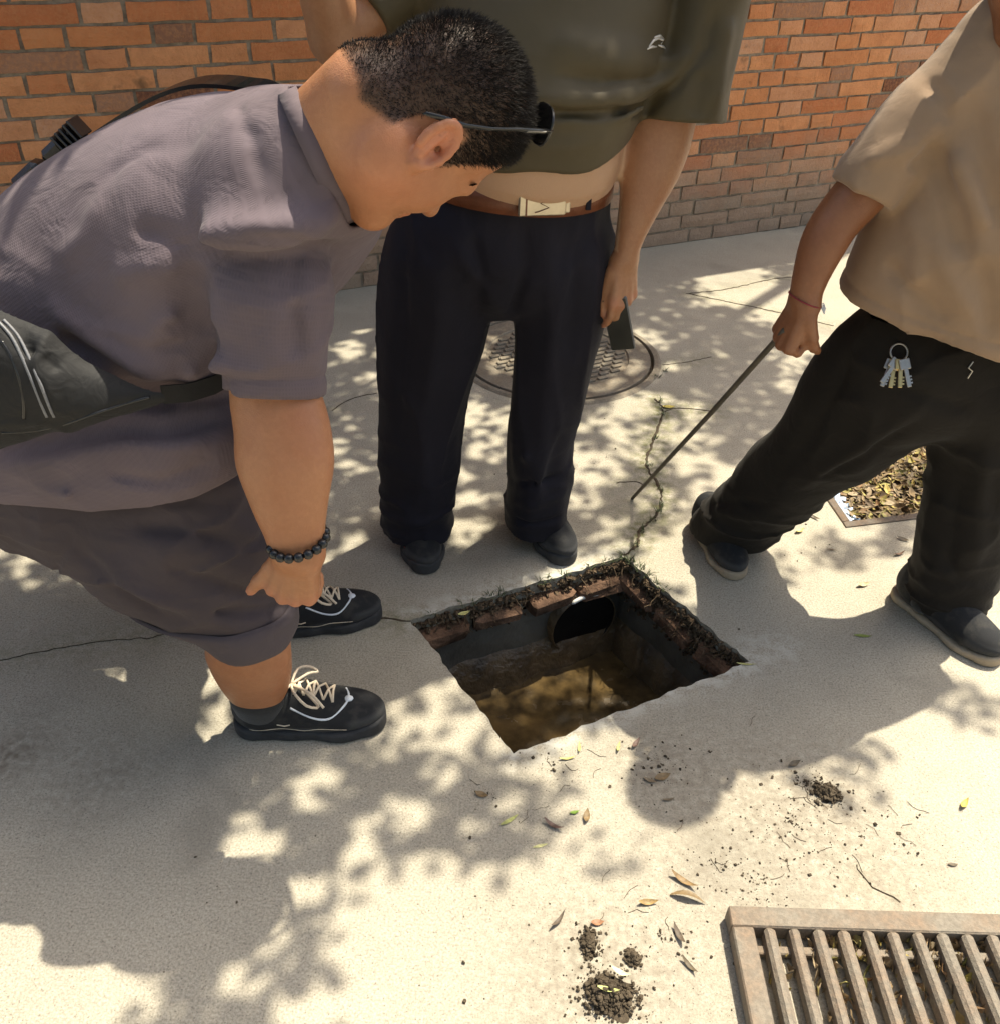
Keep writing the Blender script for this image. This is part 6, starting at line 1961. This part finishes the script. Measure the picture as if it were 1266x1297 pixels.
# dapple: soft random shade patches on the right
for x, y, r_ in ((1060, 702, 38), (1120, 690, 30), (1140, 660, 40), (972, 716, 20), (1196, 872, 30), (1245, 905, 26), (1215, 700, 30), (1090, 1000, 20), (98, 1207, 20), (180, 1211, 9), (930, 560, 50), (1000, 600, 40), (1250, 640, 60), (1180, 600, 30), (1045, 1300, 0), (845, 365, 45), (905, 415, 50), (870, 445, 60), (940, 470, 55), (905, 510, 50), (1000, 345, 30), (960, 430, 35), (860, 480, 45), (980, 520, 45), (1050, 480, 50)):
    if r_: spot(x, y, r_, 1)
# light patches
fill([(82, 908), (118, 880), (150, 842), (128, 832), (160, 815), (205, 833), (252, 822), (218, 850), (180, 866), (132, 888)], 0)
for x, y, r_ in ((8, 858, 22), (45, 850, 15), (58, 886, 14), (5, 898, 16), (30, 922, 14), (243, 938, 26), (398, 985, 26), (398, 1012, 18), (300, 1190, 26), (345, 1188, 22), (310, 1237, 20), (340, 1130, 18), (386, 1130, 20), (380, 1290, 30), (130, 785, 22), (195, 790, 18), (90, 830, 16), (60, 790, 20), (20, 800, 24), (100, 700, 22), (30, 690, 30),
                 (628, 533, 18), (598, 513, 18), (606, 569, 13), (632, 577, 14), (580, 601, 12), (588, 669, 13), (805, 511, 26), (773, 525, 18), (733, 569, 14), (725, 585, 16), (748, 580, 13), (769, 593, 13), (743, 601, 14), (729, 621, 15), (713, 633, 14), (741, 633, 14), (813, 577, 17), (861, 587, 20), (881, 627, 20), (841, 629, 16), (590, 530, 14), (610, 548, 12), (455, 410, 16), (440, 440, 14), (465, 480, 12), (445, 590, 10),
                 (800, 470, 20), (850, 545, 20), (790, 545, 18), (870, 560, 16), (700, 660, 10), (830, 690, 26), (765, 700, 26), (600, 920, 50), (540, 900, 34), (1000, 915, 14), (1040, 940, 14), (960, 930, 12), (640, 1020, 12), (560, 985, 14), (520, 1030, 18), (600, 1045, 10)):
    spot(x, y, r_, 0)
for _ in range(60):
    x, y = rm.uniform(480, 900), rm.uniform(420, 690)
    spot(x, y, rm.uniform(8, 14), 0)
for _ in range(26):
    spot(rm.uniform(-200, 480), rm.uniform(420, 800), rm.uniform(9, 16), 0)
fill([(515, 788), (790, 700), (955, 838), (650, 960)], 1)
for x, y, r_ in ((685, 850, 34), (655, 868, 20), (756, 866, 24), (745, 880, 16), (620, 890, 14), (600, 868, 10)):   # sun flecks on the pit floor
    fl = gp(x, y, WZ); q_ = proj((fl.x - SUN.x / SUN.z * WZ, fl.y - SUN.y / SUN.z * WZ, 0)); spot(q_[0], q_[1], r_)
def mask_at(Gx, Gy):
    pp = proj_np(np.stack([Gx, Gy, np.zeros_like(Gx)], 1))
    i = ((pp[:, 1] - RY0) / RS).astype(int); j = ((pp[:, 0] - RX0) / RS).astype(int)
    ok = (i >= 0) & (i < H_) & (j >= 0) & (j < W_)
    return np.where(ok, mask[np.clip(i, 0, H_ - 1), np.clip(j, 0, W_ - 1)], 0) * ~((Gx < -.56) & (Gy < .98))
SX, SY = SUN.x / SUN.z, SUN.y / SUN.z
NL = 170000
rl = np.random.default_rng(5)
G_x = rl.uniform(-3.0, 3.6, NL); G_y = rl.uniform(.1, 5.6, NL)
Zl = 3.35 + .55 * vnoise(np.stack([G_x, G_y, G_x * 0], 1).astype(f32), .7) + rl.uniform(-.35, .35, NL)
Cc = np.stack([G_x + SX * Zl, G_y + SY * Zl, Zl], 1)
nr = rl.normal(0, .55, (NL, 3)) + np.array(SUN) * 1.0; nr /= np.linalg.norm(nr, axis=1)[:, None]
dr = np.cross(nr, rl.normal(0, 1, (NL, 3))); dr /= np.linalg.norm(dr, axis=1)[:, None]; sr = np.cross(nr, dr)
Ll = rl.uniform(.021, .036, NL)[:, None]; Wl = Ll * rl.uniform(.42, .6, NL)[:, None]
V4 = np.stack([Cc - dr * Ll, Cc + sr * Wl, Cc + dr * Ll, Cc - sr * Wl], 1)
ms_ = np.zeros(NL)
for q in (V4[:, 0], V4[:, 1], V4[:, 2], V4[:, 3], Cc):
    ms_ += mask_at(q[:, 0] - SX * q[:, 2], q[:, 1] - SY * q[:, 2]) / 5
keep = (ms_ > .85) | ((ms_ > .2) & (ms_ < .5) & (rl.random(NL) < .25))
V4 = V4[keep]
tree = empty('tree', (3.3, 6.4, 0), 'leafy tree behind the brick wall whose crown shades the pavement', 'tree')
M_LEAF = m_simple('tree_leaf', (.075, .12, .03), .55, .3, 30)
me = mesh_np('crown', V4.reshape(-1, 3), np.arange(len(V4) * 4).reshape(-1, 4))
o = link('crown', me, M_LEAF, tree); o['kind'] = 'stuff'
M_BARK = m_simple('bark', (.12, .09, .06), .9, .4, 20, .01, 40)
mb = MB(); mb.tube([(3.3, 6.4, -.1), (3.25, 6.3, 1.2), (3.1, 6.0, 2.4), (2.9, 5.6, 3.1)], [.17, .14, .12, .10], 12); mb.build('trunk', M_BARK, tree, True)
for e in ((-.6, 3.6, 3.7), (1.0, 3.2, 3.6), (2.2, 3.4, 3.6), (.2, 4.6, 3.8), (2.0, 5.2, 3.7), (-.8, 5.0, 3.7), (3.6, 4.6, 3.7)):
    s0 = Vector((2.9, 5.6, 3.05)); e = Vector(e); m_ = s0.lerp(e, .5) + Vector((0, 0, .25)); mb = MB()
    K = catmull([tuple(s0), tuple(m_), tuple(e)], 12); mb.tube([Vector(q) for q in K], list(np.linspace(.05, .006, 12)), 7); mb.build('limb', M_BARK, tree, True)
# unseen tree added behind the photographer to block skylight on camera-facing sides
sky_block_tree = empty('tree', (-1.8, -3.2, 0), 'leafy tree added unseen behind the photographer to dim the skylight', 'tree')
rl2 = np.random.default_rng(8); n2_ = 15000
th_ = rl2.uniform(0, 2 * pi, n2_); C2 = np.stack([rl2.uniform(-4.5, 4.5, n2_), rl2.uniform(-4.8, -.9, n2_), rl2.uniform(1.9, 5.2, n2_)], 1)
C2 = C2[vnoise(C2.astype(f32), .55) > -.28]
n2_ = len(C2); nr = rl2.normal(0, 1, (n2_, 3)); nr /= np.linalg.norm(nr, axis=1)[:, None]; dr = np.cross(nr, rl2.normal(0, 1, (n2_, 3))); dr /= np.linalg.norm(dr, axis=1)[:, None]; sr = np.cross(nr, dr)
V4 = np.stack([C2 - dr * .075, C2 + sr * .035, C2 + dr * .075, C2 - sr * .035], 1)
o = link('crown', mesh_np('crown', V4.reshape(-1, 3), np.arange(n2_ * 4).reshape(-1, 4)), M_LEAF, sky_block_tree); o['kind'] = 'stuff'
mb = MB(); mb.tube([(-1.8, -3.2, -.1), (-1.75, -3.1, 1.2), (-1.6, -3.0, 2.6), (-1.2, -2.8, 4.0)], [.16, .13, .11, .05], 12); mb.build('trunk', M_BARK, sky_block_tree, True)
for e in ((1.8, -2.2, 3.6), (-3.4, -2.4, 3.4), (.4, -1.6, 3.2), (-.5, -4.2, 4.0)):
    s0 = Vector((-1.6, -3.0, 2.5)); e = Vector(e); K = catmull([tuple(s0), tuple(s0.lerp(e, .5) + Vector((0, 0, .3))), tuple(e)], 10); mb = MB(); mb.tube([Vector(q) for q in K], list(np.linspace(.05, .008, 10)), 7); mb.build('limb', M_BARK, sky_block_tree, True)
print('leaves', len(V4), 'bricks', len(vs))
